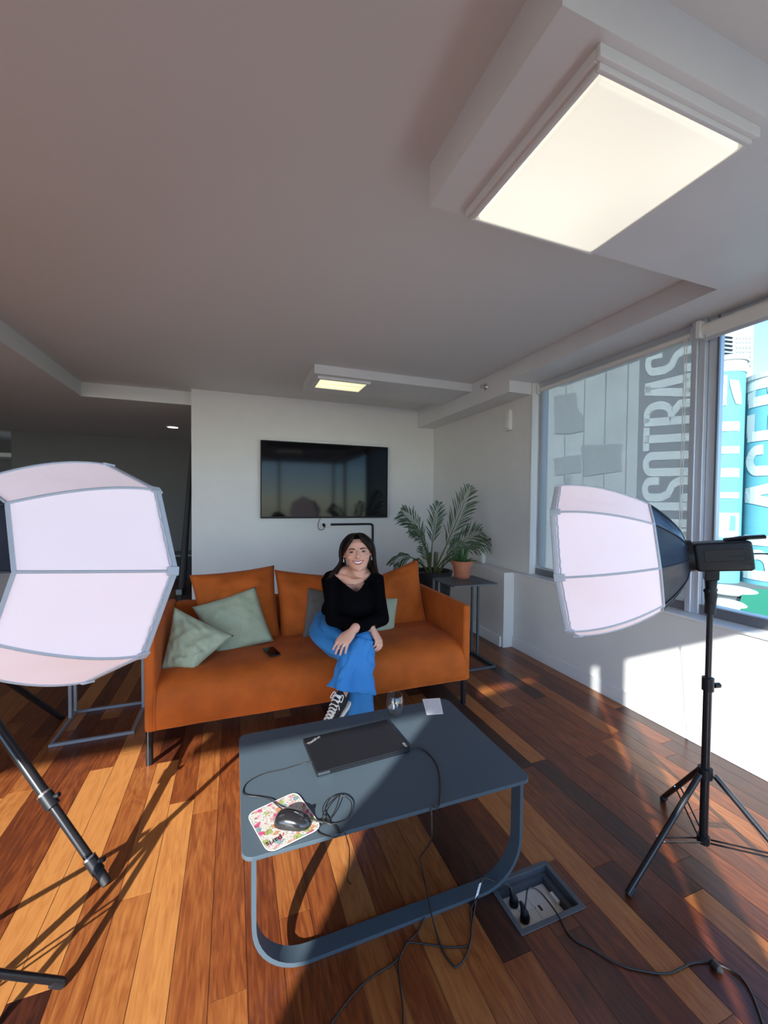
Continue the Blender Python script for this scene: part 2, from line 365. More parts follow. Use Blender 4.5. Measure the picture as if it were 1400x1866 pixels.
for (a, b) in rows:
    y = YW + rnd.uniform(-1.2, 0); last = -1
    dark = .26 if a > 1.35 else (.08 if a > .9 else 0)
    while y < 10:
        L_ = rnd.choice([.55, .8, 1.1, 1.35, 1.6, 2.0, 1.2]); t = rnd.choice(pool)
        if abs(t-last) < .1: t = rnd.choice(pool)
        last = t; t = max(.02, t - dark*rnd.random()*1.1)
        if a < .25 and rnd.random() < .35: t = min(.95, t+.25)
        y0, y1 = max(y, YW), min(y+L_, 10); y += L_
        if y1-y0 < .05: continue
        bs = sub_hole(a, b, y0, y1); tn = (t, rnd.random(), rnd.random())
        vis = (-2.0 < (a+b)/2 and y1 > .35 and y0 < 5.1 and (a+b)/2 > -1.2*max(y1, 1) and (a+b)/2 < 1.2+1.6*y1)
        (parts if vis else rest).append((bs, tn, abs((y0+y1)/2-1.5)+abs(a)*.3))
parts.sort(key=lambda q: q[2]); rest += parts[300:]; parts = parts[:300]
for bs, tn, _ in parts:
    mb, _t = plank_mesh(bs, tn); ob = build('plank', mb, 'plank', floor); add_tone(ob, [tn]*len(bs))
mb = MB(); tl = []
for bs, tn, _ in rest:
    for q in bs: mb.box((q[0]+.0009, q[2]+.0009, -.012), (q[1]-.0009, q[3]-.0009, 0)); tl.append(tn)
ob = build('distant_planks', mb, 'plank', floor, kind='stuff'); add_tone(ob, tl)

# ceilings
struct('ceiling', MB().box((-1.548, YW, ZC), (XB, 5.29, ZC+.3)), 'ceil')
struct('trim_1', MB().box((-8, YW, ZL), (-1.548, 10, ZC+.3)), 'ceil')
struct('trim_2', MB().box((-1.548, 5.287, ZL), (3.4, 10, ZC+.3)), 'ceil')
# beam along the window wall: low part at the back, higher soffit over the windows
struct('trim_3', MB().box((XB, 3.142, ZB), (2.80, 5.287, ZC+.3)), 'trim')
struct('trim_4', MB().box((XB, YW, ZS), (3.0, 3.142, ZC+.3)), 'trim')
# lowered boxes that carry the lights
struct('trim_5', MB().box((.691, .745, 2.535), (XB, 1.406, ZC+.01)), 'trim')
struct('trim_6', MB().box((.700, 3.775, 2.600), (XB, 4.42, ZC+.01)), 'trim')
# back wall with its free end, right walls, ledge
struct('wall_back', MB().box((-.455, YB, 0), (XU+.3, 5.287, ZC+.2)), 'wall')
struct('wall_right', MB().box((XU, 3.142, 0), (2.80, 5.3, ZC)).box((XR, YW, 0), (3.0, 3.30, .737)), 'wall')
struct('trim_7', MB().box((2.464, 3.274, 0), (XU+.01, YB, .737)), 'wall', bevel=.004)
struct('trim_8', MB().box((2.637, 3.125, .737), (2.742, 3.145, ZS)), 'trim')
struct('trim_9', MB().box((XR-.012, YW, .722), (2.80, 3.28, .742)), 'trim', bevel=.005)
def baseb(name, boxes):
    mb = MB()
    for a, b in boxes: mb.box(a, b)
    struct(name, mb, 'trim', bevel=.004)
baseb('baseboard_right', [((XR-.014, YW, 0), (XR+.001, 3.274, .105))])
baseb('baseboard_ledge', [((2.464-.014, 3.31, 0), (2.465, YB, .105))])
baseb('baseboard_back', [((-.455, YB-.014, 0), (2.464, YB+.001, .105))])
# far dark room
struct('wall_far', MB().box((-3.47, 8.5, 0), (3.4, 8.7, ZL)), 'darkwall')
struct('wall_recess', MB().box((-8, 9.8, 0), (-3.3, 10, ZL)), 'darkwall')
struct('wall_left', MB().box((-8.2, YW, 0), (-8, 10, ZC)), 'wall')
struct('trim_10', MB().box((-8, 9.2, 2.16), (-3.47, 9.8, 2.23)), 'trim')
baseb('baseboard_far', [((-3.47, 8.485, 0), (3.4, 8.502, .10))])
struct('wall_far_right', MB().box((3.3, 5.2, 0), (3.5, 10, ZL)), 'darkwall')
# window wall behind the camera: openings under a header, with an added pier cut to cast the wedge shadow
HD = 2.51
pw = MB()
def wpoly(pts): pw.poly([(x_, YW, z_) for x_, z_ in pts], (0, -.06, 0))
wpoly([(-8.2, HD), (3.1, HD), (3.1, 3.0), (-8.2, 3.0)])
wpoly([(-3.45, 2.40), (-1.60, 2.40), (-1.60, HD), (-3.45, HD)])  # lower header strip, added to keep sun off the far table edge
wpoly([(-2.03, 0), (-.553, 0), (-.553, HD), (-1.72, 2.40), (-1.86, 2.16), (-1.96, 2.05), (-2.04, 1.92)])
wpoly([(-.48, 0), (-.34, 0), (-.34, HD), (-.48, HD)])
for xm in (-4.6, -6.4, 1.2): wpoly([(xm-.03, 0), (xm+.03, 0), (xm+.03, HD), (xm-.03, HD)])
struct('wall_near', pw, 'trim')

# right-hand windows
XG = 2.76
def frame(mb, y0, y1, z0, z1, wv=.045, wh=.06, x0=XG-.04, x1=XG+.03):
    mb.box((x0, y0, z0), (x1, y0+wv, z1)).box((x0, y1-wv, z0), (x1, y1, z1)).box((x0, y0+wv, z0), (x1, y1-wv, z0+wh)).box((x0, y0+wv, z1-wh), (x1, y1-wv, z1))
for nme, (y0, y1) in (('window_1', (1.70, 3.125)), ('window_2', (-.35, 1.66)), ('window_3', (-1.7, -.35))):
    mb = MB(); frame(mb, y0, y1, .742, ZS); wob = struct(nme, mb, 'alu', bevel=.003)
    build('pane', MB().box((XG-.003, y0+.04, .79), (XG+.003, y1-.04, ZS-.05)), 'pane', wob)
struct('trim_11', MB().box((XG-.07, 1.662, .742), (XG+.05, 1.70, ZS)).box((XG-.085, 1.70, .742), (XG-.03, 1.735, ZS)), 'alu', bevel=.004)
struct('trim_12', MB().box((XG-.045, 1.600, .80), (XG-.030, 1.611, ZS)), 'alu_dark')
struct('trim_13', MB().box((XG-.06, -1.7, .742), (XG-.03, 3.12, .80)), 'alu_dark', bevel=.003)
# roller blinds
bl = root('roller_blind', (2.70, 2.4, .8), 'grey see-through screen blind pulled down over the left window', 'blind')
build('fabric', MB().box((2.700, 1.728, .815), (2.7012, 3.095, 2.47)), 'blind', bl)
build('roller_tube', MB().loft([(2.705, 1.75, 2.478), (2.705, 3.105, 2.478)], .022, 16), 'white', bl, smooth=True)
build('bottom_bar', MB().box((2.694, 1.755, .800), (2.708, 3.095, .822)), 'alu', bl, bevel=.003)
for y_ in (3.108, 1.738): build('bracket', MB().box((2.68, y_-.008, 2.445), (2.735, y_+.008, 2.52)), 'white', bl, bevel=.004)
mb = MB(); 
for k in range(2): mb.loft([(2.672, 1.760+.014*k, 2.46), (2.672, 1.762+.014*k, 1.28)], .0025, 6)
mb.loft([(2.672, 1.762, 1.28), (2.672, 1.769, 1.268), (2.672, 1.776, 1.28)], .0025, 6)
build('pull_chain', mb, 'white', bl)
bl2 = root('roller_blind', (2.70, .7, 2.4), 'white roller blind rolled up above the right window', 'blind')
build('roller_tube', MB().loft([(2.690, -.3, 2.485), (2.690, 1.665, 2.485)], .034, 20), 'white', bl2, smooth=True)
build('fabric', MB().box((2.655, -.3, 2.415), (2.657, 1.64, 2.485)), 'white', bl2)
build('bottom_bar', MB().box((2.650, -.3, 2.40), (2.662, 1.64, 2.42)), 'alu', bl2, bevel=.003)
build('bracket', MB().box((2.64, 1.668, 2.43), (2.73, 1.690, 2.53)).loft([(2.685, 1.66, 2.485), (2.685, 1.70, 2.485)], .028, 14), 'white', bl2)

# ------------------------------------------------------------------ ceiling lights
def ring(mb, x0, x1, y0, y1, z0, z1, w_):
    mb.box((x0, y0, z0), (x1, y0+w_, z1)).box((x0, y1-w_, z0), (x1, y1, z1)).box((x0, y0+w_, z0), (x0+w_, y1-w_, z1)).box((x1-w_, y0+w_, z0), (x1, y1-w_, z1))
cl = root('ceiling_light', (1.145, 1.07, 2.49), 'large square glowing ceiling light panel in a stepped white frame', 'ceiling light')
mb = MB(); ring(mb, .831, 1.460, .768, 1.380, 2.505, 2.536, .016); ring(mb, .845, 1.448, .782, 1.368, 2.492, 2.535, .014)
build('frame', mb, 'trim', cl, bevel=.003)
build('diffuser', MB().box((.868, .804, 2.488), (1.428, 1.348, 2.53)), 'panel', cl, bevel=.01, bseg=3)
c2 = root('ceiling_light', (.95, 4.0, 2.55), 'small yellowish ceiling light panel on the far lowered box near the back wall', 'ceiling light')
p0 = (.745, 1.27); q0 = (3.84, 4.20)
mb = MB(); ring(mb, p0[0], p0[1], q0[0], q0[1], 2.575, 2.601, .03); build('frame', mb, 'trim', c2, bevel=.004)
build('diffuser', MB().box((p0[0]+.03, q0[0]+.03, 2.582), (p0[1]-.03, q0[1]-.03, 2.60)), 'panel2', c2)
for k in range(2): build('tube', MB().loft([(p0[0]+.06, q0[0]+.11+.13*k, 2.578), (p0[1]-.06, q0[0]+.11+.13*k, 2.578)], .006, 10), 'panel2', c2, smooth=True)
for (px, py, lb) in ((315, 778, 'round recessed downlight glowing in the dark low ceiling'), (0, 834, 'recessed downlight at the far left edge of the dark recess')):
    q = onZ(px, py, ZL) if px else onZ(2, 834, ZL)
    d = root('downlight', (q.x, q.y, ZL-.01), lb, 'downlight')
    build('trim_ring', MB().lathe((q.x, q.y, ZL-.008), [(.095, 0), (.095, .008), (.075, .008), (.075, 0), (.095, 0)]), 'trim', d)
    build('lamp', MB().lathe((q.x, q.y, ZL-.006), [(.0, 0), (.075, 0), (.075, .006)]), 'downlight', d)

# ------------------------------------------------------------------ wall fittings
tv = root('television', (1.11, 5.1, 1.2), 'large flat black television mounted on the back wall', 'television')
TL_, TR_, ZT0, ZT1 = .298, 1.922, 1.203, 2.14
build('casing', MB().box((TL_, 5.055, ZT0), (TR_, 5.085, ZT1)), 'black', tv, bevel=.006)
build('screen', MB().box((TL_+.012, 5.050, ZT0+.022), (TR_-.012, 5.056, ZT1-.012)), 'screen', tv)
build('wall_mount', MB().box((TL_+.05, 5.085, ZT0+.18), (TR_+.03, YB+.002, ZT1+.03)), 'trim', tv, bevel=.004)
bx = root('wall_outlet', (1.10, 5.12, 1.05), 'white double wall outlet with a black plug below the television', 'outlet')
build('plate', MB().box((1.035, 5.118, 1.075), (1.165, YB+.002, 1.15)), 'white', bx, bevel=.004)
build('plug', MB().loft([(1.075, 5.12, 1.115), (1.075, 5.085, 1.112), (1.075, 5.07, 1.09)], [.022, .018, .01], 12), 'black', bx, smooth=True)
tag(build('power_cord', MB().loft(catmull([(1.075, 5.075, 1.09), (1.06, 5.07, 1.06), (1.01, 5.09, 1.06), (1.0, 5.10, 1.12), (1.03, 5.09, 1.21)], 6), .004, 6), 'black', smooth=True), 'thin black cord looping from the outlet up behind the television', 'cord')
tag(build('conduit', MB().loft(catmull([(1.17, 5.115, 1.118), (1.45, 5.115, 1.118), (1.69, 5.115, 1.118), (1.727, 5.115, 1.10), (1.735, 5.115, 1.06), (1.735, 5.115, .6), (1.735, 5.115, .02)], 6), .014, 10), 'black', smooth=True), 'black cable conduit bending down the back wall from the outlet', 'conduit')
th = root('wall_sensor', (2.62, 3.45, 2.13), 'small white rounded sensor box high on the wall beside the window', 'sensor')
build('housing', MB().box((2.595, 3.405, 2.15), (XU+.002, 3.495, 2.36)), 'white', th, bevel=.02, bseg=4)
build('lens', MB().box((2.588, 3.425, 2.18), (2.60, 3.475, 2.26)), 'trim', th, bevel=.006)
sp = root('sprinkler', (XB, 3.522, 2.586), 'small chrome sprinkler head on the side of the ceiling beam', 'sprinkler')
build('escutcheon', MB().loft([(XB+.001, 3.522, 2.586), (XB-.008, 3.522, 2.586)], [.034, .026], 18), 'steel', sp, smooth=True)
build('head', MB().loft([(XB-.005, 3.522, 2.586), (XB-.045, 3.522, 2.586), (XB-.047, 3.522, 2.586), (XB-.05, 3.522, 2.586)], [.010, .008, .022, .022], 12), 'steel', sp)
eb = root('electrical_box', (2.60, 3.97, .737), 'flat white electrical box standing on the ledge behind the plants', 'box')
build('housing', MB().box((2.585, 3.835, .738), (XU-.001, 4.10, .975)), 'white', eb, bevel=.006)
build('cover', MB().box((2.578, 3.85, .75), (2.586, 4.085, .96)), 'white', eb, bevel=.004)
for yy, zz in ((3.86, .84), (3.86, .93)): build('screw', MB().loft([(2.580, yy, zz), (2.574, yy, zz)], .006, 8), 'black', eb)
ld = root('folded_stand', (-.6, 5.6, 0), 'slanted black folded stand leaning beside the free end of the back wall', 'stand')
build('post', MB().loft([onY(331, 1085, 5.6), onY(344, 900, 5.6), onY(351, 800, 5.6)], [(.045, .02), (.030, .018), (.012, .012)], 10, ref=(1, 0, 0)), 'blackmatte', ld)
hb = onY(327, 1078, 5.55)
build('hub', MB().box((hb.x-.035, 5.50, hb.z-.035), (hb.x+.035, 5.58, hb.z+.035)), 'greyframe', ld, bevel=.01)
build('base', MB().box((hb.x-.30, 5.5, 0), (hb.x+.12, 5.66, .03)).box((hb.x-.02, 5.56, .03), (hb.x+.02, 5.60, hb.z)), 'blackmatte', ld)
lb = root('low_cabinet', (-.75, 8.2, 0), 'low black cabinet in the dark recess behind the sofa', 'cabinet')
build('body', MB().box((-1.6, 7.9, 0), (-.2, 8.45, .42)), 'blackmatte', lb, bevel=.01)
build('top', MB().box((-1.62, 7.88, .42), (-.18, 8.47, .45)), 'greyframe', lb, bevel=.005)

# ------------------------------------------------------------------ sofa
sofa = root('sofa', (.55, 2.85, 0), 'rust orange velvet sofa with slim square arms and black legs', 'sofa')
X0, X1 = -.446, 1.547
def grid_solid(nx, ny, fn):
    mb = MB(); vs = [fn(i/nx, j/ny) for i in range(nx+1) for j in range(ny+1)]
    fs = [(i*(ny+1)+j, (i+1)*(ny+1)+j, (i+1)*(ny+1)+j+1, i*(ny+1)+j+1) for i in range(nx) for j in range(ny)]
    return mb.add(vs, fs)
prof = catmull([(3.20, .19, 0), (2.8, .185, 0), (2.46, .185, 0), (2.415, .20, 0), (2.400, .27, 0), (2.405, .34, 0), (2.435, .405, 0), (2.50, .445, 0), (2.62, .462, 0), (2.85, .458, 0), (3.20, .45, 0)], 5)
nx = 60; mb = MB(); vs = []
for i in range(nx+1):
    X = X0+.045+(X1-X0-.09)*i/nx
    edge = min(i, nx-i)/nx
    for p in prof:
        t = max(0, (p.y-.30)/.16); n_ = noise.noise(V((X*3.1, p.x*4, 2)))*.008 + noise.noise(V((X*9, p.x*9, 5)))*.004
        drop = -.018*max(0, 1-edge*22) * t
        sag = -.010*t*sin(pi*i/nx) * (1 if p.x < 3.15 else 0)
        vs.append((X, p.x + n_*(1-t), p.y + n_*t + drop + sag))
k = len(prof); fs = [(i*k+j, (i+1)*k+j, (i+1)*k+j+1, i*k+j+1) for i in range(nx) for j in range(k-1)] + [tuple(range(k)), tuple(nx*k+j for j in range(k))[::-1]]
mb.add(vs, fs); build('seat', mb, 'velvet', sofa, smooth=True, ang=60)
build('backrest', MB().box((X0+.05, 3.19, .19), (X1-.05, 3.27, .690)), 'velvet', sofa, bevel=.02, bseg=4)
for xa, xb in ((X0, X0+.055), (X1-.055, X1)): build('arm', MB().box((xa, 2.415, .178), (xb, 3.27, .705)), 'velvet', sofa, bevel=.020, bseg=4)
for lx, ly in ((-.425, 2.44), (1.520, 2.46), (-.425, 3.21), (1.520, 3.21)):
    build('leg', MB().loft([(lx, ly, .001), (lx, ly, .185)], .018, 16), 'blackmetal', sofa, smooth=True)
for xe in (X0+.052, X1-.052): build('piping', MB().loft([(xe, p.x-.002, p.y+.002) for p in prof[12:]], .0035, 6), 'velvet', sofa)

def pillow(name, c4, th, m, label, group, seed=0, puff=1., pinch=.06, fold=.006, nrm=None):
    """c4 = TL, TR, BR, BL world corners"""
    a, b, c, d = [V(p) for p in c4]; N = 26
    nr = (b-a).cross(d-a).normalized()
    if nr.y > 0: nr = -nr
    vs = []; fs = []; ctr = (a+b+c+d)/4
    for side in (1, -1):
        for i in range(N+1):
            for j in range(N+1):
                u, v = i/N, j/N
                p = a*(1-u)*(1-v)+b*u*(1-v)+c*u*v+d*(1-u)*v
                e = 16*u*(1-u)*v*(1-v); q = max(0., 1-(2*u-1)**4)*max(0., 1-(2*v-1)**4)
                h = th*.5*(q**.42)*(.55+.45*e)
                pin = pinch*((4*u*(1-u))*(1-(4*v*(1-v))) + (4*v*(1-v))*(1-(4*u*(1-u))))
                p = p + (ctr-p)*pin*.9
                s_ = V((u*5+seed*3, v*5, seed)); w_ = noise.noise(s_)*fold + noise.noise(s_*2.7)*fold*.5
                w_ += fold*1.1*noise.noise(V((u*2+v*9+seed, v*3-u*7, seed+4)))
                vs.append(p + nr*(side*h + w_*min(1, e*2+.25)))
        o = (0 if side == 1 else (N+1)**2)
        for i in range(N):
            for j in range(N): fs.append((o+i*(N+1)+j, o+(i+1)*(N+1)+j, o+(i+1)*(N+1)+j+1, o+i*(N+1)+j+1))
    mb = MB(); mb.add(vs, fs)
    ob = build(name, mb, m, smooth=True, ang=180)
    bm = bmesh.new(); bm.from_mesh(ob.data); bmesh.ops.remove_doubles(bm, verts=bm.verts, dist=.0025); bmesh.ops.recalc_face_normals(bm, faces=bm.faces); bm.to_mesh(ob.data); bm.free()
    for p in ob.data.polygons: p.use_smooth = True
    return tag(ob, label, 'cushion', group)
O = lambda x, y, Y: onY(x, y, Y)
pillow('back_cushion', [O(345, 1048, 3.13), O(500, 1030, 3.13), O(512, 1166, 2.98), O(366, 1166, 3.0)], .19, 'velvet', 'large rust velvet back cushion at the left end of the sofa, corner peaked', 'rust velvet back cushions', 1, fold=.012)
pillow('back_cushion', [O(500, 1038, 3.13), O(650, 1050, 3.13), O(645, 1164, 2.98), O(511, 1168, 2.98)], .19, 'velvet', 'large rust velvet back cushion in the middle, partly hidden by the seated woman', 'rust velvet back cushions', 2, fold=.012)
pillow('back_cushion', [O(640, 1066, 3.13), O(762, 1018, 3.13), O(778, 1138, 3.0), O(650, 1164, 2.98)], .19, 'velvet', 'large rust velvet back cushion at the right end of the sofa, beside the palm', 'rust velvet back cushions', 3, fold=.012)
pillow('throw_pillow', [O(318, 1106, 2.80), O(427, 1158, 2.66), O(352, 1222, 2.55), O(293, 1219, 2.60)], .13, 'green', 'crumpled sage green throw pillow tipped against the left sofa arm', 'sage green throw pillows', 4, fold=.014)
pillow('throw_pillow', [O(350, 1106, 2.96), O(465, 1069, 2.98), O(499, 1168, 2.82), O(396, 1196, 2.78)], .15, 'green', 'sage green throw pillow leaning on the left back cushion', 'sage green throw pillows', 5, fold=.010)
pillow('throw_pillow', [O(664, 1090, 2.98), O(726, 1088, 2.98), O(717, 1168, 2.84), O(660, 1160, 2.86)], .10, 'green', 'sage green throw pillow beside the woman, before the right back cushion', 'sage green throw pillows', 6, fold=.006)
pillow('throw_pillow', [O(561, 1071, 2.99), O(622, 1080, 2.99), O(618, 1172, 2.93), O(550, 1170, 2.90)], .09, 'greyvelvet', 'grey velvet throw pillow standing behind the woman', None, 7, fold=.006)

ph = root('phone', (.23, 2.68, .46), 'black smartphone lying on the sofa seat', 'phone')
pc = onZ(495, 1186, .468); ax = V((.97, .22, 0)).normalized(); ay = V((-.22, .97, 0)).normalized(); az = V((0, 0, 1))
build('body', MB().obox((pc.x, pc.y, .463), ax, ay, az, .036, .075, .004), 'black', ph, bevel=.004)
build('screen', MB().obox((pc.x, pc.y, .4675), ax, ay, az, .033, .071, .0006), 'screen', ph)

# ------------------------------------------------------------------ coffee table
ct = root('coffee_table', (.53, 1.52, 0), 'low slate blue metal coffee table with looped flat-bar legs', 'table')
ZT = .400
def rrect(x0, x1, y0, y1, r, n=7):
    P = []
    for cx, cy, a0 in ((x1-r, y1-r, 0), (x0+r, y1-r, 90), (x0+r, y0+r, 180), (x1-r, y0+r, 270)):
        for k in range(n+1): a = radians(a0+90*k/n); P.append((cx+r*cos(a), cy+r*sin(a)))
    return P
build('tabletop', MB().poly([(x_, y_, ZT-.013) for x_, y_ in rrect(.020, 1.036, 1.190, 1.843, .035)], (0, 0, .013)), 'table', ct, bevel=.0015)
def loop_leg(y0):
    mb = MB(); xa, xb, z0, z1, r, th = .048, 1.010, .001, ZT-.014, .17, .013
    def path(o): # outline offset inward by o
        P = [(xa+o, z1)]
        for k in range(11): a = radians(180+9*k); P.append((xa+r+(r-o)*cos(a), z0+r+(r-o)*sin(a)))
        for k in range(11): a = radians(270+9*k); P.append((xb-r+(r-o)*cos(a), z0+r+(r-o)*sin(a)))
        P.append((xb-o, z1)); return P
    A, B = path(0), path(th); n = len(A); vs = []
    for (a, b) in zip(A, B): vs += [(a[0], y0, a[1]), (b[0], y0, b[1]), (b[0], y0+.052, b[1]), (a[0], y0+.052, a[1])]
    fs = [(i*4+j, (i+1)*4+j, (i+1)*4+(j+1) % 4, i*4+(j+1) % 4) for i in range(n-1) for j in range(4)] + [(0, 1, 2, 3), tuple(4*(n-1)+j for j in (3, 2, 1, 0))]
    mb.add(vs, fs); return mb
for y0 in (1.208, 1.775): build('leg', loop_leg(y0), 'table', ct, smooth=True, ang=30)

# laptop
lt = root('laptop', (.47, 1.6, ZT), 'closed thin black laptop lying on the coffee table', 'laptop')
LA, LB, LC, LD = [onZ(*q, ZT+.021) for q in ((553, 1345), (706, 1311), (746, 1362), (577, 1409))]
lc = (LA+LB+LC+LD)/4; lx = ((LB-LA)+(LC-LD)).normalized(); ly = az.cross(lx); hx = ((LB-LA).length+(LC-LD).length)/4; hy = ((LA-LD).length+(LB-LC).length)/4
hy = abs(((LA-LD)+(LB-LC)).dot(ly))/4
build('base', MB().obox((lc.x, lc.y, ZT+.0075), lx, ly, az, hx, hy, .0055), 'black', lt, bevel=.003)
build('lid', MB().obox((lc.x, lc.y, ZT+.0175), lx, ly, az, hx, hy, .0038), 'black', lt, bevel=.002)
for sx in (-.85, .85):
    for sy in (-.85, .85): build('rubber_foot', MB().obox(V((lc.x, lc.y, ZT+.0011))+lx*hx*sx+ly*hy*sy, lx, ly, az, .012, .006, .0012), 'blackmatte', lt)
build('hinge', MB().obox(V((lc.x, lc.y, ZT+.013))-ly*(hy+.001)-lx*(hx*.86), lx, ly, az, .022, .003, .0045), 'steel', lt, bevel=.001, label='silver hinge corner')
qa = onZ(572, 1349, ZT+.0215); d1 = (lx*.86+ly*.5).normalized()
text_obj('lettering', 'ThinkPad', 'text', lt, qa, d1, az.cross(d1), .018, .0003, .0003)
qb = onZ(738, 1357, ZT+.0215); build('badge', MB().obox((qb.x, qb.y, ZT+.0215), lx, ly, az, .005, .014, .0004), 'greyframe', lt)
text_obj('badge_lettering', 'Lenovo', 'black', lt, (qb.x, qb.y, ZT+.0222), ly, -lx, .008, .0002)

# mouse pad + mouse
mp_ = root('mouse_pad', (.14, 1.3, ZT), 'colourful pink and green printed mouse pad on the table corner', 'mouse pad')
mc = [onZ(*q, ZT+.004) for q in ((449, 1484), (540, 1442), (588, 1508), (489, 1556))]
def rpoly(c4, r, n=5):
    P = []
    for i in range(4):
        p = c4[i]; a = (c4[i-1]-p).normalized(); b = (c4[(i+1) % 4]-p).normalized()
        for k in range(n+1): t = k/n; P.append((p+a*r)*(1-t)**2 + p*2*t*(1-t) + (p+b*r)*t*t)
    return P
cc = sum(mc, V())/4
build('rubber_base', MB().poly([V((p.x, p.y, ZT+.0005)) for p in rpoly(mc, .03)], (0, 0, .003)), 'blackmatte', mp_)
build('printed_cloth', MB().poly([V((p.x, p.y, ZT+.0036)) for p in rpoly([p+(cc-p)*.008 for p in mc], .03)], (0, 0, .0008)), 'print', mp_)
mb = MB(); P = [V((p.x, p.y, ZT+.004)) for p in rpoly([p+(cc-p)*.01 for p in mc], .03)]; mb.loft(P, .0014, 6, closed=True); build('stitched_edge', mb, 'lace', mp_)
pa = ((mc[0]+mc[3])-(mc[1]+mc[2])).normalized()
q_ = onZ(500, 1532, ZT+.0048); text_obj('lettering', 'paris', 'iris', mp_, (q_.x, q_.y, ZT+.0046), pa, az.cross(pa), .026, .0001, .0005)
ms = root('computer_mouse', (.17, 1.33, ZT), 'glossy black wired mouse on the printed mouse pad', 'mouse')
q0_ = onZ(505, 1490, ZT+.015); q1_ = onZ(562, 1498, ZT+.015); mo = (q0_+q1_)/2; mo.z = ZT+.0048; md = (q1_-q0_); md.z = 0; md.normalize(); mx_ = az.cross(md)
L2 = .060; secs = []
mb = MB(); vs = []; N1, N2 = 18, 20
for i in range(N1+1):
    t = -1+2*i/N1; wd = .031*max(.0, 1-abs(t)**3.2)**.45*(1-.10*t); hh = .037*max(0., 1-abs(t)**2.6)**.55*(1-.18*t) if t < 1 else 0
    wd = max(wd, .0012); hh = max(hh, .001)
    for j in range(N2+1):
        a = pi*j/N2; vs.append(mo + md*(L2*t) + mx_*(wd*cos(a)) + az*(hh*max(0, sin(a))**.75))
fs = [(i*(N2+1)+j, (i+1)*(N2+1)+j, (i+1)*(N2+1)+j+1, i*(N2+1)+j+1) for i in range(N1) for j in range(N2)]
fs += [(i*(N2+1), i*(N2+1)+N2, (i+1)*(N2+1)+N2, (i+1)*(N2+1)) for i in range(N1)]
mb.add(vs, fs); M['gloss'] = mat('glossy_black', (.012, .012, .014), .16, coat=.5); build('shell', mb, 'gloss', ms, smooth=True, ang=70)
build('scroll_wheel', MB().loft([mo+md*.028+az*.028-mx_*.004, mo+md*.028+az*.028+mx_*.004], .010, 16), 'blackmatte', ms, smooth=True)
build('button_seam', MB().loft([mo+md*(.006+.0045*k)+az*(.0378-.0008*k-.00009*k*k*1.6) for k in range(10)], .0012, 6), 'alu_dark', ms)

# note and glass
nt_ = root('paper_note', (.95, 1.78, ZT), 'small white handwritten paper note near the far table edge', 'paper')
nc = [onZ(*q, ZT+.001) for q in ((770, 1274), (802, 1272), (808, 1301), (778, 1303))]
build('sheet', MB().poly([V((p.x, p.y, ZT+.0006)) for p in nc], (0, 0, .0005)), 'paper', nt_)
mb = MB(); rr_ = random.Random(3)
for k in range(11):
    u = .07+.08*k; a = nc[0]*(1-u)+nc[3]*u; b = nc[1]*(1-u)+nc[2]*u; x_ = .06
    while x_ < .9:
        e = min(.94, x_+rr_.uniform(.05, .22)); p = a*(1-x_)+b*x_; q = a*(1-e)+b*e; p.z = q.z = ZT+.0014
        mb.obox((p+q)/2, (q-p).normalized(), az.cross((q-p).normalized()), az, (q-p).length/2, .0006, .0001); x_ = e+.03
build('handwriting', mb, 'ink', nt_)
g = onZ(720, 1304, ZT+.004); gl = build('glass_tumbler', MB().lathe((g.x, g.y, ZT), [(0, .001), (.024, .001), (.033, .012), (.041, .035), (.042, .060), (.036, .103), (.0345, .105), (.033, .103), (.0375, .060), (.036, .038), (.026, .020), (.015, .015), (0, .014)], 40), 'tumbler', smooth=True)
tag(gl, 'clear double-walled glass tumbler standing behind the laptop', 'glass')

# ------------------------------------------------------------------ cables
def cable(name, pts, r, m, label, group=None, k=7):
    return tag(build(name, MB().loft(catmull(pts, k), r, 8), m, smooth=True, ang=180), label, 'cable', group)
T = lambda x, y, z=.003: onZ(x, y, ZT+z)
G = lambda x, y, z=.004: onZ(x, y, z)
M['cable'] = mat('black_cable', (.016, .015, .015), .45)
M['usb'] = mat('cable_dark_grey', (.03, .032, .035), .4)
cable('usb_cable', [T(568, 1388, .010), T(545, 1393), T(515, 1402), T(480, 1410), T(452, 1425), T(443, 1440), T(447, 1449, .006), T(470, 1452, .006), T(492, 1457, .008), T(506, 1468, .010), T(520, 1478, .016), T(545, 1490, .010), T(566, 1494, .012), T(590, 1500, .006)], .0017, 'cable', 'thin black cord from the laptop across the mouse pad')
build('connector', MB().loft([T(558, 1391, .010), T(570, 1388, .010)], .0035, 8), 'usb', bpy.data.objects['laptop'])
lp = [T(578, 1496, .012), T(600, 1497, .006), T(588, 1478, .01), T(596, 1458, .014), T(614, 1450, .014), T(630, 1452, .012), T(641, 1465, .01), T(634, 1490, .008), T(615, 1500, .006), T(596, 1500, .006), T(588, 1486, .012), T(600, 1464, .016), T(618, 1450, .016), T(612, 1474, .012), T(598, 1496, .006), T(584, 1504), T(578, 1512), T(584, 1520), T(604, 1526), T(618, 1522), T(616, 1510), T(602, 1501, .006), T(592, 1498, .01)]
build('cord', MB().loft(catmull(lp, 7), .0019, 8), 'cable', ms, smooth=True, ang=180)
e1 = onZ(618, 1527, ZT); 
cable('dangling_cord', [T(596, 1500, .008), T(608, 1506, .004), T(622, 1518, .006), V((e1.x+.02, 1.188, ZT+.004)), V((e1.x+.030, 1.180, ZT-.03)), G(637, 1550, .25), G(636, 1580, .10), G(633, 1602, .01), G(640, 1611)], .0016, 'cable', 'thin black cord hanging off the near table edge from the loops')
pe = onZ(802, 1492, ZT)
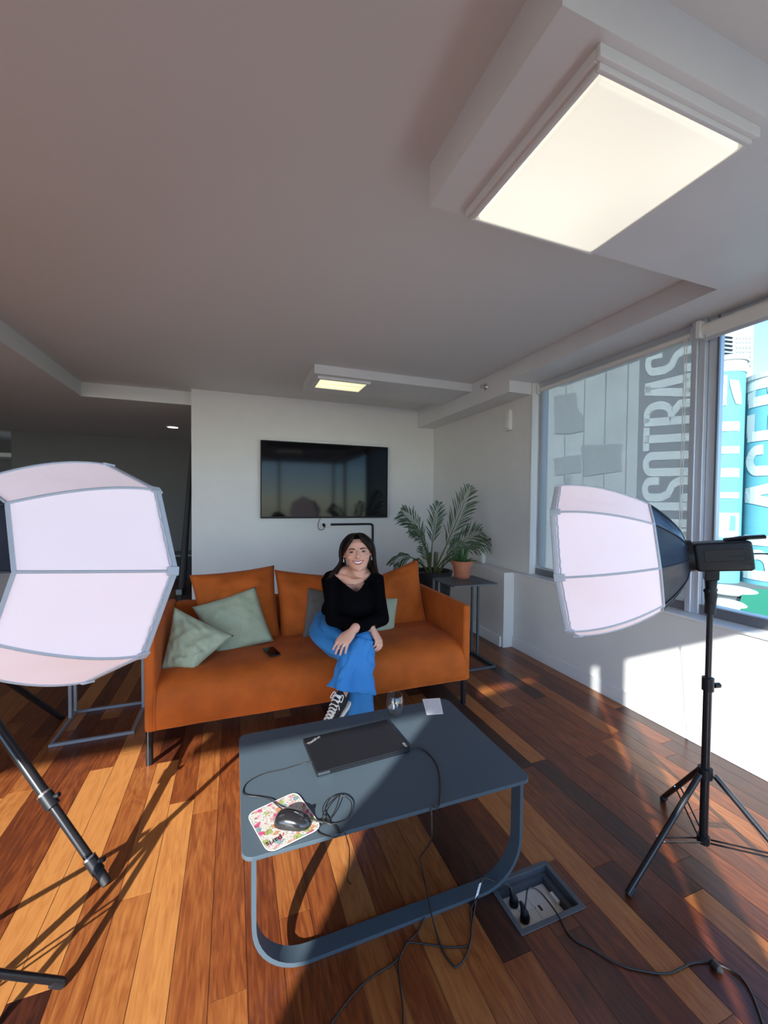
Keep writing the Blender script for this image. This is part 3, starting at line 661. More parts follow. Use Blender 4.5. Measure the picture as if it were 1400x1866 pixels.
cable('laptop_power_cable', [T(742, 1363, .010), T(762, 1362, .008), T(780, 1372), T(797, 1395), T(803, 1430), T(800, 1470), V((pe.x-.003, 1.187, ZT+.003)), V((pe.x-.008, 1.178, ZT-.03)), G(786, 1530, .30), G(774, 1550, .18), G(766, 1562, .08), G(768, 1575, .02), G(775, 1610, .02), G(783, 1650, .035), G(793, 1690, .01), G(806, 1730), G(824, 1757), G(834, 1761), G(848, 1745), G(857, 1718), G(860, 1690), G(866, 1650), G(872, 1625, .04), G(878, 1604, .055), G(886, 1601, .05), G(902, 1606, .03), G(925, 1612, .012), G(932, 1622, .0), G(935, 1636, -.02)], .0028, 'cable', 'black power cable hanging from the laptop over the table edge to the floor box')
pg_ = root('cable_label', tuple(G(871, 1625, .05)), 'white printed paper tag wrapped on the power cable', 'tag')
ta = G(876, 1608, .055); tb = G(869, 1634, .045); dv = (tb-ta).normalized(); sv = V((.9, .4, 0)).normalized()
build('tag', MB().obox((ta+tb)/2, dv, sv, dv.cross(sv), (tb-ta).length/2, .010, .0005), 'paper', pg_)
mb = MB()
for k in range(3): mb.obox((ta*(.75-.22*k)+tb*(.25+.22*k))+dv.cross(sv)*.0008*(1 if dv.cross(sv).dot(CP-ta) > 0 else -1), dv, sv, dv.cross(sv), .0015, .006, .0002)
build('print', mb, 'ink', pg_)
cable('floor_cable', [G(866, 1640), G(858, 1660), G(860, 1690), G(858, 1715), G(850, 1724), G(820, 1726), G(790, 1722), G(760, 1718), G(745, 1717), G(738, 1725), G(730, 1742), G(727, 1765), G(730, 1800), G(735, 1840), G(735, 1880)], .0026, 'cable', 'black cable curving from the tag to the bottom centre of the floor')
cable('floor_cable', [G(778, 1661, .012), G(770, 1680), G(758, 1703), G(742, 1717), G(733, 1735), G(715, 1757), G(690, 1772), G(660, 1795), G(625, 1835), G(595, 1880)], .0026, 'cable', 'black cable running from the table leg to the lower left of centre')
cable('extension_cord', [G(956, 1662, -.02), G(959, 1640, .01), G(962, 1621, .03), G(970, 1617, .035), G(985, 1626, .02), G(1005, 1650, .008), G(1022, 1675), G(1034, 1698), G(1050, 1714), G(1078, 1728), G(1105, 1745), G(1135, 1760), G(1170, 1769), G(1215, 1774), G(1240, 1765), G(1262, 1755), G(1295, 1753), G(1320, 1762), G(1350, 1780), G(1372, 1815), G(1392, 1870)], .0030, 'cable', 'long black cord snaking from the floor box to the lower right corner')
cp_ = G(1306, 1758, .012); build('coupling', MB().loft([G(1294, 1753, .008), G(1300, 1756, .010), G(1310, 1766, .010), G(1318, 1772, .008)], [.006, .013, .013, .006], 10), 'blackmatte', bpy.data.objects['extension_cord'], smooth=True)

# ------------------------------------------------------------------ floor box
fb = root('floor_box', ((BX0+BX1)/2, (BY0+BY1)/2, -.08), 'open dark grey floor socket box with a beige plate sunk in the planks', 'floor box')
mb = MB(); ring(mb, BX0-.010, BX1+.010, BY0-.010, BY1+.010, 0.0004, .004, .018); build('rim', mb, 'box_grey', fb, bevel=.0015)
mb = MB(); ring(mb, BX0, BX1, BY0, BY1, -.085, .001, .008); mb.box((BX0, BY0, -.09), (BX1, BY1, -.084)); mb.box((BX1-.03, BY0+.01, -.085), (BX1-.008, BY1-.01, -.025)); mb.box((BX0+.01, BY1-.02, -.085), (BX1-.01, BY1-.008, -.02)); build('tray', mb, 'box_grey', fb)
build('plate', MB().box((BX0+.010, BY0+.009, -.055), (BX1-.032, BY1-.021, -.050)), 'box_plate', fb, bevel=.001)
mb = MB()
for a_, b_ in (((BX0+.07, BY0+.02), (BX0+.075, BY1-.04)), ((BX0+.13, BY0+.02), (BX0+.135, BY1-.04)), ((BX0+.07, BY0+.09), (BX0+.135, BY0+.094)), ((BX0+.02, BY0+.07), (BX0+.06, BY0+.073))): mb.box((*a_, -.050), (*b_, -.0488))
build('moulding', mb, 'box_plate', fb)
for cx_, cy_ in ((BX0+.095, BY0+.035), (BX0+.10, BY0+.115), (BX0+.150, BY0+.085)): build('slot', MB().box((cx_-.004, cy_-.010, -.0500), (cx_+.004, cy_+.010, -.0490)), 'black', fb)
build('latch', MB().box((BX1-.042, BY0+.07, -.05), (BX1-.03, BY0+.11, -.035)), 'white', fb, bevel=.002)
for (px, py, lb) in ((937, 1640, 'black plug in the floor box nearest the table leg'), (957, 1668, 'black plug in the floor box nearest its front corner')):
    q = onZ(px, py, -.03)
    pl = build('plug', MB().loft([(q.x, q.y, -.048), (q.x, q.y, -.035), (q.x, q.y+.004, -.022), (q.x+.001, q.y+.016, -.012), (q.x+.001, q.y+.028, -.006)], [(.017, .015), (.018, .015), (.014, .012), (.008, .007), (.005, .005)], 12, ref=(1, 0, 0)), 'black', smooth=True, ang=60)
    tag(pl, lb, 'plug')

# ------------------------------------------------------------------ side tables
def side_table(name, m, x0, x1, y0, y1, ztop, label, post=.016, posts=None):
    r_ = root(name, ((x0+x1)/2, (y0+y1)/2, 0), label, 'side table')
    build('tabletop', MB().box((x0, y0, ztop-.012), (x1, y1, ztop)), m, r_, bevel=.002)
    b = .0175
    mb = MB().box((x0, y0, .001), (x1, y0+b, b)).box((x0, y0+b, .001), (x0+b, y1, b)).box((x1-b, y0+b, .001), (x1, y1, b)).box((x0+b, y1-b, .001), (x1-b, y1, b))
    build('base_frame', mb, m, r_, bevel=.001)
    for (px_, py_) in posts: build('leg', MB().box((px_-b/2, py_-b/2, b), (px_+b/2, py_+b/2, ztop-.012)), m, r_, bevel=.001)
    return r_
side_table('side_table', 'sidetable', 1.690, 2.118, 2.900, 3.290, .730, 'slate blue side table with thin square posts at the right sofa arm', posts=[(1.70, 3.28), (1.70, 3.18), (2.108, 3.28), (2.108, 3.18)])
side_table('side_table', 'greyframe', -.992, -.566, 2.79, 3.20, .64, 'pale grey framed side table standing left of the sofa, under the softbox', posts=[(-.983, 3.19), (-.983, 3.10), (-.575, 3.19), (-.575, 3.10)])

# ------------------------------------------------------------------ plants
pp = root('potted_palm', (1.86, 3.62, 0), 'areca palm in a tall black planter in the corner behind the sofa', 'plant')
PX, PY, PZ = 1.86, 3.62, .735
build('planter', MB().lathe((PX, PY, 0), [(0, .002), (.13, .002), (.135, .01), (.195, .70), (.205, .735), (.190, .738), (.180, .70), (.0, .69)], 40), 'blackpot', pp, smooth=True, ang=50)
build('soil', MB().lathe((PX, PY, 0), [(0, .706), (.10, .704), (.183, .700), (.183, .66)], 24), 'soil', pp)
def frond(tip, bend, label=None, nleaf=22, ll=.17, seed=0, base=(0, 0), t0=.38, droop=.3):
    """stem from the pot to tip with a bulge; leaflets on both sides"""
    rg = random.Random(seed); b0 = V((PX+base[0], PY+base[1], .70)); tip = V(tip); mid = b0*.45+tip*.55+V(bend)
    pts = [b0*(1-t)**2+mid*2*t*(1-t)+tip*t*t for t in [i/24 for i in range(25)]]
    rad = [.008*(1-i/24)+.0012 for i in range(25)]
    o = build('frond', MB().loft(pts, rad, 6), 'palmstem', pp, smooth=True, label=label)
    mb = MB()
    nleaf = int(nleaf*.85)
    for k in range(nleaf):
        t = t0+(1-t0)*k/(nleaf-1); i = min(23, int(t*24)); p = pts[i].lerp(pts[i+1], t*24-i); d = (pts[i+1]-pts[i]).normalized()
        wide = d.cross(V((0, -1, .25))).normalized()
        L0 = 1.35*ll*(sin(pi*min(1, (t-t0)/(1-t0)*.80+.2))**.7)*rg.uniform(.85, 1.1)
        for sg in (-1, 1):
            dr = (wide*sg*.70 + d*rg.uniform(.85, 1.25) + V((rg.uniform(-.1, .1), rg.uniform(-.1, .1), rg.uniform(-.05, .08)))).normalized()
            nrm = dr.cross(d).normalized(); wv = dr.cross(nrm).normalized()*.0058
            q1 = p+dr*L0*.35; q2 = p+dr*L0*.72-V((0, 0, L0*droop*.18)); q3 = p+dr*L0-V((0, 0, L0*droop*.5)); tk = nrm*.0008
            vs = [p+tk, q1+wv, q1-wv, q2+wv*.75, q2-wv*.75, q3, p-tk, q1-tk*2]
            mb.add(vs, [(0, 1, 2), (1, 3, 4, 2), (3, 5, 4), (0, 7, 1), (0, 2, 7), (7, 3, 1), (7, 2, 4), (7, 4, 5), (7, 5, 3)])
    build('leaflets', mb, 'palm', o)
W = lambda x, y, Y=3.6: onY(x, y, Y)
frond(W(858, 884, 3.65), (.02, 0, -.02), nleaf=30, ll=.20, seed=1, base=(.01, 0), t0=.30)
frond(W(731, 930, 3.55), (.10, 0, .16), nleaf=26, ll=.17, seed=2, base=(-.02, 0), t0=.40, droop=.6)
frond(W(745, 955, 3.50), (.12, 0, .10), nleaf=24, ll=.10, seed=3, base=(-.03, .02), t0=.45, droop=.9)
frond(W(878, 968, 3.62), (-.05, 0, .10), nleaf=30, ll=.20, seed=4, base=(.02, .01), t0=.36, droop=.4)
frond(W(716, 1030, 3.45), (.0, -.02, .24), nleaf=18, ll=.12, seed=5, base=(-.05, -.03), t0=.5, droop=1.2)
frond(W(800, 915, 3.70), (-.04, 0, .0), nleaf=26, ll=.15, seed=6, base=(0, .04), t0=.40)
frond(W(770, 995, 3.5), (.0, 0, .03), nleaf=14, ll=.10, seed=7, base=(-.04, -.05), t0=.45)
frond(W(838, 985, 3.55), (0, 0, .06), nleaf=18, ll=.12, seed=8, base=(.05, -.02), t0=.4, droop=.8)
frond(W(756, 1025, 3.42), (0, 0, .10), nleaf=14, ll=.08, seed=9, base=(-.06, -.05), t0=.4, droop=1.1)
frond(W(832, 1015, 3.5), (0, 0, .10), nleaf=14, ll=.09, seed=10, base=(.05, -.05), t0=.4, droop=1)
frond(W(905, 985, 3.75), (-.06, 0, .12), nleaf=18, ll=.11, seed=12, base=(.04, .02), t0=.5, droop=1)
mb = MB(); rg = random.Random(5)
for k in range(9):
    a = rg.uniform(0, 6.28); r_ = rg.uniform(.01, .05); mb.loft([(PX+r_*cos(a), PY+r_*sin(a), .70), (PX+r_*1.5*cos(a), PY+r_*1.4*sin(a), .92)], [.009, .005], 6)
build('stem', mb, 'palmstem', pp, smooth=True)

AX, AY = onZ(842, 1052, .733).x, onZ(842, 1052, .733).y
ap = root('potted_aloe', (AX, AY, .73), 'small aloe in a terracotta pot on the slate side table', 'plant')
build('pot', MB().lathe((AX, AY, .731), [(0, .001), (.062, .001), (.066, .012), (.085, .118), (.095, .118), (.098, .155), (.088, .157), (.083, .12), (0, .115)], 36), 'pot', ap, smooth=True, ang=35)
build('saucer', MB().lathe((AX, AY, .7305), [(0, .0), (.066, .0), (.074, .016), (.068, .018), (.064, .006), (0, .004)], 36), 'pot', ap, smooth=True, ang=35)
build('soil', MB().lathe((AX, AY, .731), [(0, .146), (.06, .144), (.086, .140), (.086, .125)], 20), 'soil', ap)
rg = random.Random(9)
for k in range(15):
    a = k*2.4; el = radians([78, 70, 62, 50, 38, 25][k % 6]); L0 = .15+.03*rg.random() if el > .8 else .14
    if k > 11: el = radians(82); L0 = .17
    d = V((cos(a)*cos(el), sin(a)*cos(el), sin(el))); b0 = V((AX, AY, .865))+V((cos(a), sin(a), 0))*.02
    side = V((-sin(a), cos(a), 0)); P = [b0 + d*L0*t + V((0, 0, -.035*(t**2)*cos(el))) + V((cos(a), sin(a), 0))*(-.02*t*t*sin(el)) for t in (0, .2, .4, .6, .8, .93, 1)]
    build('leaf', MB().loft(P, [(.016, .007), (.021, .008), (.020, .0075), (.016, .006), (.010, .004), (.004, .002), (.001, .001)], 8, ref=side), 'aloe', ap, smooth=True)

# ------------------------------------------------------------------ softboxes on stands
def softbox(C, az_, tl, phi, Rf, s, Rb, label):
    C = V(C); a = V((sin(az_)*cos(tl), cos(az_)*cos(tl), sin(tl))); rt = a.cross(V((0, 0, 1))).normalized(); up = rt.cross(a)
    N = 8; rb = root('softbox', tuple(C-a*s), label, 'softbox')
    def ringp(t, ang, shrink=1.):      # t: 0 = front rim .. 1 = back of the white skirt
        R = Rb+(Rf-Rb)*(1-t**1.9); return C - a*(s*t) + (rt*cos(ang)+up*sin(ang))*R*shrink
    def blackp(t, ang):                # t: 0 = back of skirt .. 1 = speed ring
        R = Rb*(1-t)**.62+.055*(1-(1-t)**.62) if t < 1 else .055; return C - a*(s+.105*t) + (rt*cos(ang)+up*sin(ang))*R
    for k in range(N):
        a0 = phi+2*pi*k/N; a1 = phi+2*pi*(k+1)/N
        for nm, fn, m_, nt_ in (('side_panel', ringp, 'softwhite', 12), ('rear_panel', blackp, 'softblack', 8)):
            vs = []; nu = 10
            for i in range(nt_+1):
                t = i/nt_; p0 = fn(t, a0); p1 = fn(t, a1); ctr = C - a*(s*t if nm == 'side_panel' else s+.105*t)
                for j in range(nu+1):
                    u = j/nu; p = p0.lerp(p1, u)
                    w_ = noise.noise(V((i*.45+k*7, u*4, k)))*.007*sin(pi*u)*sin(pi*min(1, max(0, t))) + noise.noise(V((i*.9+k*3, u*9+i*.5, k+9)))*.004*sin(pi*u)*sin(pi*t)
                    d = (p-ctr); d.normalize(); p = p + d*(w_ - (.008 if nm == 'side_panel' else .010)*sin(pi*u)*sin(pi*min(1, t+.15)))
                    vs.append(p)
            inner = [p - (p-(C-a*s*.5)).normalized()*.0015 for p in vs]; n0 = len(vs)
            fs = [(i*(nu+1)+j, (i+1)*(nu+1)+j, (i+1)*(nu+1)+j+1, i*(nu+1)+j+1) for i in range(nt_) for j in range(nu)]
            mb = MB(); mb.add(vs+inner, fs+[tuple(n0+i for i in f[::-1]) for f in fs]); build(nm, mb, m_, rb, smooth=True, ang=80)
        mb = MB(); mb.loft([ringp(i/14, a0, 1.003) for i in range(15)], .0042, 6); build('rib_seam', mb, 'softtrim', rb, smooth=True)
        mb = MB(); mb.loft([blackp(i/8, a0)+(rt*cos(a0)+up*sin(a0))*.002 for i in range(9)], .003, 6); build('rod', mb, 'softblack', rb, smooth=True)
        d = (ringp(0, a0)-C).normalized(); tg = a.cross(d)
        build('corner_tab', MB().obox(ringp(.03, a0, 1.006), a, tg, d, .020, .014, .004), 'softtrim', rb, bevel=.003)
    P = [ringp(0, phi+2*pi*k/N) for k in range(N)]
    mb = MB(); mb.loft(P, [(.010, .005)]*N, 8, closed=True, ref=tuple(a)); build('front_rim', mb, 'softtrim', rb)
    mb = MB()
    for k in range(N):
        p0, p1 = ringp(.0, phi+2*pi*k/N, 1.004), ringp(.0, phi+2*pi*(k+1)/N, 1.004); L_ = []
        for i in range(25):
            u = i/24; L_.append(p0.lerp(p1, u) - a*(.016+.004*noise.noise(V((u*14, k, 1)))) )
        mb.loft(L_, .003, 5)
    build('rim_cord', mb, 'softtrim', rb)
    mb = MB(); mb.loft([ringp(1, phi+2*pi*k/N, 1.004) for k in range(N)], .0055, 6, closed=True); build('rear_seam', mb, 'softtrim', rb)
    mb = MB(); vs = [C+a*.020]; fs = []
    for r_, o_ in ((.35, .022), (.7, .014), (1, .0)):
        for k in range(N): vs.append(C+(P[k]-C)*r_*.995+a*o_)
    for k in range(N): fs.append((0, 1+k, 1+(k+1) % N))
    for q in range(2):
        for k in range(N): fs.append((1+q*N+k, 1+(q+1)*N+k, 1+(q+1)*N+(k+1) % N, 1+q*N+(k+1) % N))
    mb.add(vs+[p-a*.002 for p in vs], fs+[tuple(i+len(vs) for i in f[::-1]) for f in fs]); build('diffuser', mb, 'softfront', rb, smooth=True)
    e = C - a*(s+.105); build('speed_ring', MB().loft([e+a*.006, e-a*.016], .062, 24), 'black', rb, smooth=True)
    return a, rt, up
def lampkit(C, a, rt, up, s, tail, base, label_h, label_s, feet, hubz, botz):
    C = V(C); base = V(base); L0 = s+.121; L1 = tail; c = C - a*((L0+L1)/2)
    h = root('studio_lamp', tuple(c), label_h, 'studio lamp')
    mb = MB(); A = [(-.052, -.055), (.052, -.055), (.058, .0), (.052, .052), (-.052, .052), (-.058, .0)]; sec = []
    for t, k in ((0, .86), (.03, 1), (.93, 1.02), (1, .94)):
        for x_, z_ in A: sec.append(C-a*(L0+(L1-L0)*t)+rt*x_*k+up*z_*k)
    fs = [(i*6+j, (i+1)*6+j, (i+1)*6+(j+1) % 6, i*6+(j+1) % 6) for i in range(3) for j in range(6)]+[(5, 4, 3, 2, 1, 0), tuple(range(18, 24))]
    mb.add(sec, fs); build('housing', mb, 'black', h, bevel=.008, bseg=3)
    for sg in (-1, 1):
        build('side_panel', MB().obox(c+rt*sg*.0565+up*.004, a, up, rt, (L1-L0)*.33, .022, .002), 'labelgrey', h, bevel=.002)
        mb = MB()
        for k in range(6): mb.obox(c-a*(L1-L0)*.40+rt*sg*.056+up*(-.03+.012*k)+a*.0, a, up, rt, .012, .002, .002)
        build('vent', mb, 'blackmatte', h)
    build('handle', MB().loft([C-a*(L1-.07)+up*.055, C-a*(L1-.02)+up*.060, C-a*(L1+.045)+up*.060], [(.026, .007), (.028, .008), (.024, .008)], 10, ref=tuple(rt)), 'black', h, smooth=True)
    mp = V((base.x, base.y, c.z-.045))
    build('bracket', MB().obox(V((base.x, base.y, c.z-.075)), rt, a, V((0, 0, 1)), .026, .022, .024), 'black', h, bevel=.004)
    build('umbrella_mount', MB().loft([(base.x, base.y, c.z-.10), (base.x, base.y, c.z-.135), (base.x+.002, base.y, c.z-.155), (base.x, base.y, c.z-.20)], [.020, .017, .021, .016], 14).loft([(base.x-.028, base.y, c.z-.14), (base.x+.026, base.y, c.z-.14)], .010, 10), 'black', h, smooth=True)
    st = root('light_stand', (base.x, base.y, 0), label_s, 'light stand')
    zt = c.z-.20
    build('upper_pole', MB().loft([(base.x, base.y, zt), (base.x, base.y, zt*.70)], .0105, 16), 'blackmetal', st, smooth=True)
    build('lower_pole', MB().loft([(base.x, base.y, zt*.70), (base.x, base.y, botz)], .0145, 16), 'blackmetal', st, smooth=True)
    build('collar', MB().loft([(base.x, base.y, zt*.70-.02), (base.x, base.y, zt*.70+.03)], .020, 16).loft([(base.x+.018, base.y-.01, zt*.70), (base.x+.042, base.y-.015, zt*.70)], .010, 10), 'black', st, smooth=True)
    build('top_collar', MB().loft([(base.x, base.y, zt-.03), (base.x, base.y, zt+.01)], .018, 16), 'black', st, smooth=True)
    build('hub', MB().loft([(base.x, base.y, hubz-.018), (base.x, base.y, hubz+.020)], .024, 16), 'black', st, smooth=True)
    build('lower_hub', MB().loft([(base.x, base.y, botz-.006), (base.x, base.y, botz+.022)], .021, 16), 'black', st, smooth=True)
    for f in feet:
        f = V((*f, .004)); d = V((f.x-base.x, f.y-base.y, 0)); dn = d.normalized(); hp = V((base.x, base.y, hubz))+dn*.030
        lg = build('leg', MB().loft([hp, f+V((0, 0, .008))], .0105, 12), 'blackmetal', st, smooth=True)
        build('foot', MB().loft([f+(hp-f).normalized()*.035, f], .0125, 12), 'blackmatte', lg, smooth=True)
        pm = hp.lerp(f, .56); lp_ = V((base.x, base.y, botz+.008))+dn*.022; sd_ = dn.cross(V((0, 0, 1)))
        mb = MB()
        for sg in (-1, 1): mb.loft([pm+sd_*sg*.011, lp_+sd_*sg*.011], .0035, 6)
        build('brace', mb, 'blackmetal', st, smooth=True)
        build('bolt', MB().loft([pm-sd_*.016, pm+sd_*.016], .0045, 8), 'steel', st)
    return c
K = .917
CR = CP + (V((1.516, 1.535, 1.139))-CP)*K
a_, r_, u_ = softbox(CR, -.686, -.124, 1.636, .335, .332, .2155, 'white octagonal softbox on the right in front of the window, its black back showing')
cR = lampkit(CR, a_, r_, u_, .332, .625, (1.722, 1.020), 'black studio lamp head behind the right softbox', 'black tripod light stand standing right beside the window wall', [(1.340, 1.034), (1.929, 1.323), (1.90, .69)], .375, .105)
CL = V((-.433, 1.652, 1.175))
a2_, r2_, u2_ = softbox(CL, .777, -.141, 1.636, .367, .352, .244, 'large white octagonal softbox cut by the left edge of the picture')
bL = CL - a2_*.60
cL = lampkit(CL, a2_, r2_, u2_, .352, .68, (bL.x, bL.y), 'black studio lamp head behind the left softbox, out of the picture', 'black light stand of the left softbox, one foot on the sunny planks at lower left', [(-.469, 1.398), (bL.x-.34, bL.y+.20), (bL.x-.02, bL.y-.39)], .40, .12)
q = CR - a_*.625
cable('lamp_cable', [q, q+V((.05, -.04, 0)), q+V((.11, -.10, -.03)), V((q.x+.13, q.y-.14, .7)), V((q.x+.10, q.y-.2, .1)), V((q.x+.05, q.y-.25, .006))], .003, 'cable', 'thin black cable leaving the rear of the right lamp head')

# second tripod whose leg comes in from the left edge
tf = V((*onZ(195, 1612)[:2], .004)); tm = onZ(0, 1330, .50); tt = tf + (tm-tf)*1.75
t2 = root('tripod', (tt.x, tt.y, 0), 'black telescopic tripod whose slanted leg enters at the left edge', 'tripod')
def lerp(u): return tf.lerp(tt, u)
lg = build('leg', MB().loft([lerp(.04), lerp(.30)], .0155, 14).loft([lerp(.30), lerp(1)], .019, 14), 'blackmetal', t2, smooth=True)
build('foot', MB().loft([lerp(0), lerp(.045)], [.016, .018], 14), 'blackmatte', lg, smooth=True)
for u, r0 in ((.065, .021), (.30, .024)):
    build('collar', MB().loft([lerp(u-.025), lerp(u+.025)], r0, 16).loft([lerp(u)+V((.01, 0, .005)), lerp(u)+V((.035, -.005, .018))], .009, 10), 'black', lg, smooth=True)
    build('band', MB().loft([lerp(u+.020), lerp(u+.026)], r0+.0012, 16), 'steel', lg, smooth=True)
dd = V((tf.x-tt.x, tf.y-tt.y, 0))
for ang in (115, 245):
    e = Matrix.Rotation(radians(ang), 3, 'Z') @ dd; e = V((tt.x, tt.y, 0))+e
    build('leg', MB().loft([(e.x, e.y, .004), tt], .017, 12), 'blackmetal', t2, smooth=True)
build('head', MB().loft([tt-V((0, 0, .05)), tt+V((0, 0, .06))], .04, 16), 'black', t2, smooth=True)

# ------------------------------------------------------------------ the woman on the sofa
wo = root('person', (.74, 2.8, .46), 'smiling woman with long dark hair, black top and blue trousers sitting on the orange sofa', 'person')
Fh = V((-.25, -.955, .10)).normalized(); Uh = V((-.075, 0, 1)); Uh = (Uh-Fh*Uh.dot(Fh)).normalized(); Rh = Fh.cross(Uh)   # Rh: towards picture left... fixed below
if Rh.x < 0: Rh = -Rh                       # +x = picture right
HCn = onY(652, 1006, 2.425) - Fh*.102        # centre of the skull at eye height
SC = 1.12
def hd(x, f, z): return HCn + Rh*(x*1.16) + Fh*(f*1.08) + Uh*(z*(.98 if z < 0 else .93))
body = MB()
lev = [(-.124, .012, .070, .030), (-.118, .028, .082, .00), (-.106, .040, .090, -.03), (-.088, .050, .091, -.055), (-.066, .059, .092, -.072), (-.040, .0665, .092, -.086), (-.015, .0705, .090, -.095), (.01, .0725, .089, -.10), (.035, .0735, .092, -.103), (.06, .072, .088, -.10), (.082, .066, .074, -.092), (.100, .053, .050, -.072), (.112, .030, .022, -.042), (.116, .008, -.002, -.018)]
vs = []; n = 28
for z, w_, f_, b_ in lev:
    cy = (f_+b_)/2; hy_ = (f_-b_)/2
    for j in range(n):
        a = 2*pi*j/n; cx_, sx_ = cos(a), sin(a); e = 2/2.35
        vs.append(hd(w_*abs(cx_)**e*(1 if cx_ > 0 else -1), cy+hy_*abs(sx_)**e*(1 if sx_ > 0 else -1), z))
fs = [(i*n+j, i*n+(j+1) % n, (i+1)*n+(j+1) % n, (i+1)*n+j) for i in range(len(lev)-1) for j in range(n)]+[tuple(range(n))[::-1], tuple((len(lev)-1)*n+j for j in range(n))]
body.add(vs, fs)
HA = (Rh, Fh, Uh)
# nose, cheeks, brow ridge, chin, ears
body.loft([hd(0, .080, .018), hd(0, .098, -.005), hd(0, .112, -.026), hd(0, .110, -.036), hd(0, .092, -.042)], [(.006*SC, .008), (.0075*SC, .009), (.011*SC, .009), (.012*SC, .008), (.008*SC, .005)], 12, ref=tuple(Rh))
for sg in (-1, 1):
    body.ell(hd(.010*sg, .098, -.036), (.007, .009, .006), ax=HA); body.ell(hd(.040*sg, .070, -.030), (.022, .020, .018), ax=HA)
    body.ell(hd(.032*sg, .080, .018), (.018, .010, .006), ax=HA)
    body.ell(hd(.077*sg, -.005, -.012), (.006, .018, .030), ax=HA)
body.ell(hd(0, .082, -.108), (.020, .014, .014), ax=HA); body.ell(hd(0, .088, -.080), (.020, .010, .007), ax=HA)
NB = V((.740, 2.575, .955)); SLR = V((.595, 2.60, .915)); SLL = V((.900, 2.60, .905))
body.loft([V((.742, 2.60, .90)), V((.740, 2.575, .955)), hd(0, -.02, -.14), hd(0, -.025, -.08)], [(.090, .065), (.060, .056), (.052, .052), (.052, .056)], 20, ref=(1, 0, 0))
TOR = [((.755, 2.89, .50), .150, .110), ((.755, 2.86, .60), .135, .100), ((.750, 2.80, .70), .135, .098), ((.745, 2.72, .80), .150, .105), ((.742, 2.655, .875), .168, .095), ((.741, 2.615, .925), .160, .070), ((.740, 2.590, .955), .115, .050)]
def torso(mb, g):
    mb.caps([p for p, _, _ in TOR], [(a+g, b+g) for _, a, b in TOR], 24, ref=(1, 0, 0))
    for sg in (-1, 1): mb.ell((.742+.070*sg, 2.600, .835), (.062+g, .058+g, .060+g))
    mb.caps([(.742-.15, 2.605, .915), (.742, 2.59, .945), (.742+.15, 2.605, .905)], [.040+g, .052+g, .040+g], 14)
torso(body, -.004)
# collar bones
for sg in (-1, 1): body.caps([(.742+.018*sg, 2.528, .925), (.742+.11*sg, 2.560, .945)], [.0045, .004], 8)
EL = V((.895, 2.43, .665)); WL_ = V((.645, 2.215, .690))      # her left arm (picture right) crosses in front
ER = V((.575, 2.46, .685)); WR_ = V((.768, 2.295, .655))      # her right arm passes behind
body.caps([SLL, EL], [.040, .034], 12); body.caps([EL, EL.lerp(WL_, .4), WL_], [.034, .034, (.026)], 14)
body.caps([SLR, ER], [.040, .034], 12); body.caps([ER, ER.lerp(WR_, .4), WR_], [.034, .033, .026], 14)
def hand(mb, wr, d, nrm, sgn, curl, sc=1., spread=1.):
    d = V(d).normalized(); nrm = V(nrm); nrm = (nrm-d*nrm.dot(d)).normalized(); s_ = nrm.cross(d)*sgn     # s_: thumb side
    wr = V(wr)
    mb.caps([wr-d*.03, wr, wr+d*.025*sc, wr+d*.055*sc, wr+d*.080*sc], [(.027, .021), (.026, .018), (.033*sc, .017), (.037*sc, .015), (.036*sc, .012)], 16, ref=tuple(s_))
    tips = []
    for i, (off, L, r0) in enumerate(((.028, .068, .0088), (.0095, .076, .0090), (-.0095, .071, .0086), (-.027, .056, .0078))):
        b = wr+d*(.078-.006*(i == 3)-.003*(i == 0))*sc+s_*off*sc; fan = (.16, .05, -.07, -.20)[i]*spread; dr = (d+s_*fan).normalized(); P = [b-d*.015, b]; ang = 0; p = b
        for q, (fr_, cc_) in enumerate(((.45, curl[0]), (.30, curl[1]), (.25, curl[2]))):
            ang += cc_*(1+.08*i); v = (dr*cos(ang)-nrm*sin(ang)); p = p+v*L*fr_*sc; P.append(p)
        mb.caps(P, [r0*1.05, r0, r0*.98, r0*.9, r0*.78], 10); tips.append((P, r0))
    b = wr+d*.020*sc+s_*.024*sc-nrm*.004; P = [b, b+(s_*.55+d*.75-nrm*.25).normalized()*.034*sc]; P.append(P[-1]+(s_*.25+d*.9-nrm*.3).normalized()*.030*sc); P.append(P[-1]+(s_*.1+d*.95-nrm*.35).normalized()*.020*sc)
    mb.caps(P, [.013, .0115, .0098, .0082], 10)
    return tips
hl = hand(body, WL_+V((-.012, -.010, -.006)), (-.72, -.33, -.58), (-.45, -.55, .70), -1, (.25, .25, .15), 1.02, 1.1)
hr_ = hand(body, WR_+V((.012, -.012, -.004)), (.28, -.62, -.66), (.55, -.45, .60), 1, (.55, .65, .45), .98, .7)
# ankle of the crossed leg
AK = V((.548, 2.150, .335)); body.caps([V((.590, 2.195, .39)), AK+V((.01, .01, .01)), AK+V((.006, .01, -.03))], [.034, .030, .028], 12)
bo = build('body', body, 'skin', wo); bake(bo, .0036, 5, .5)

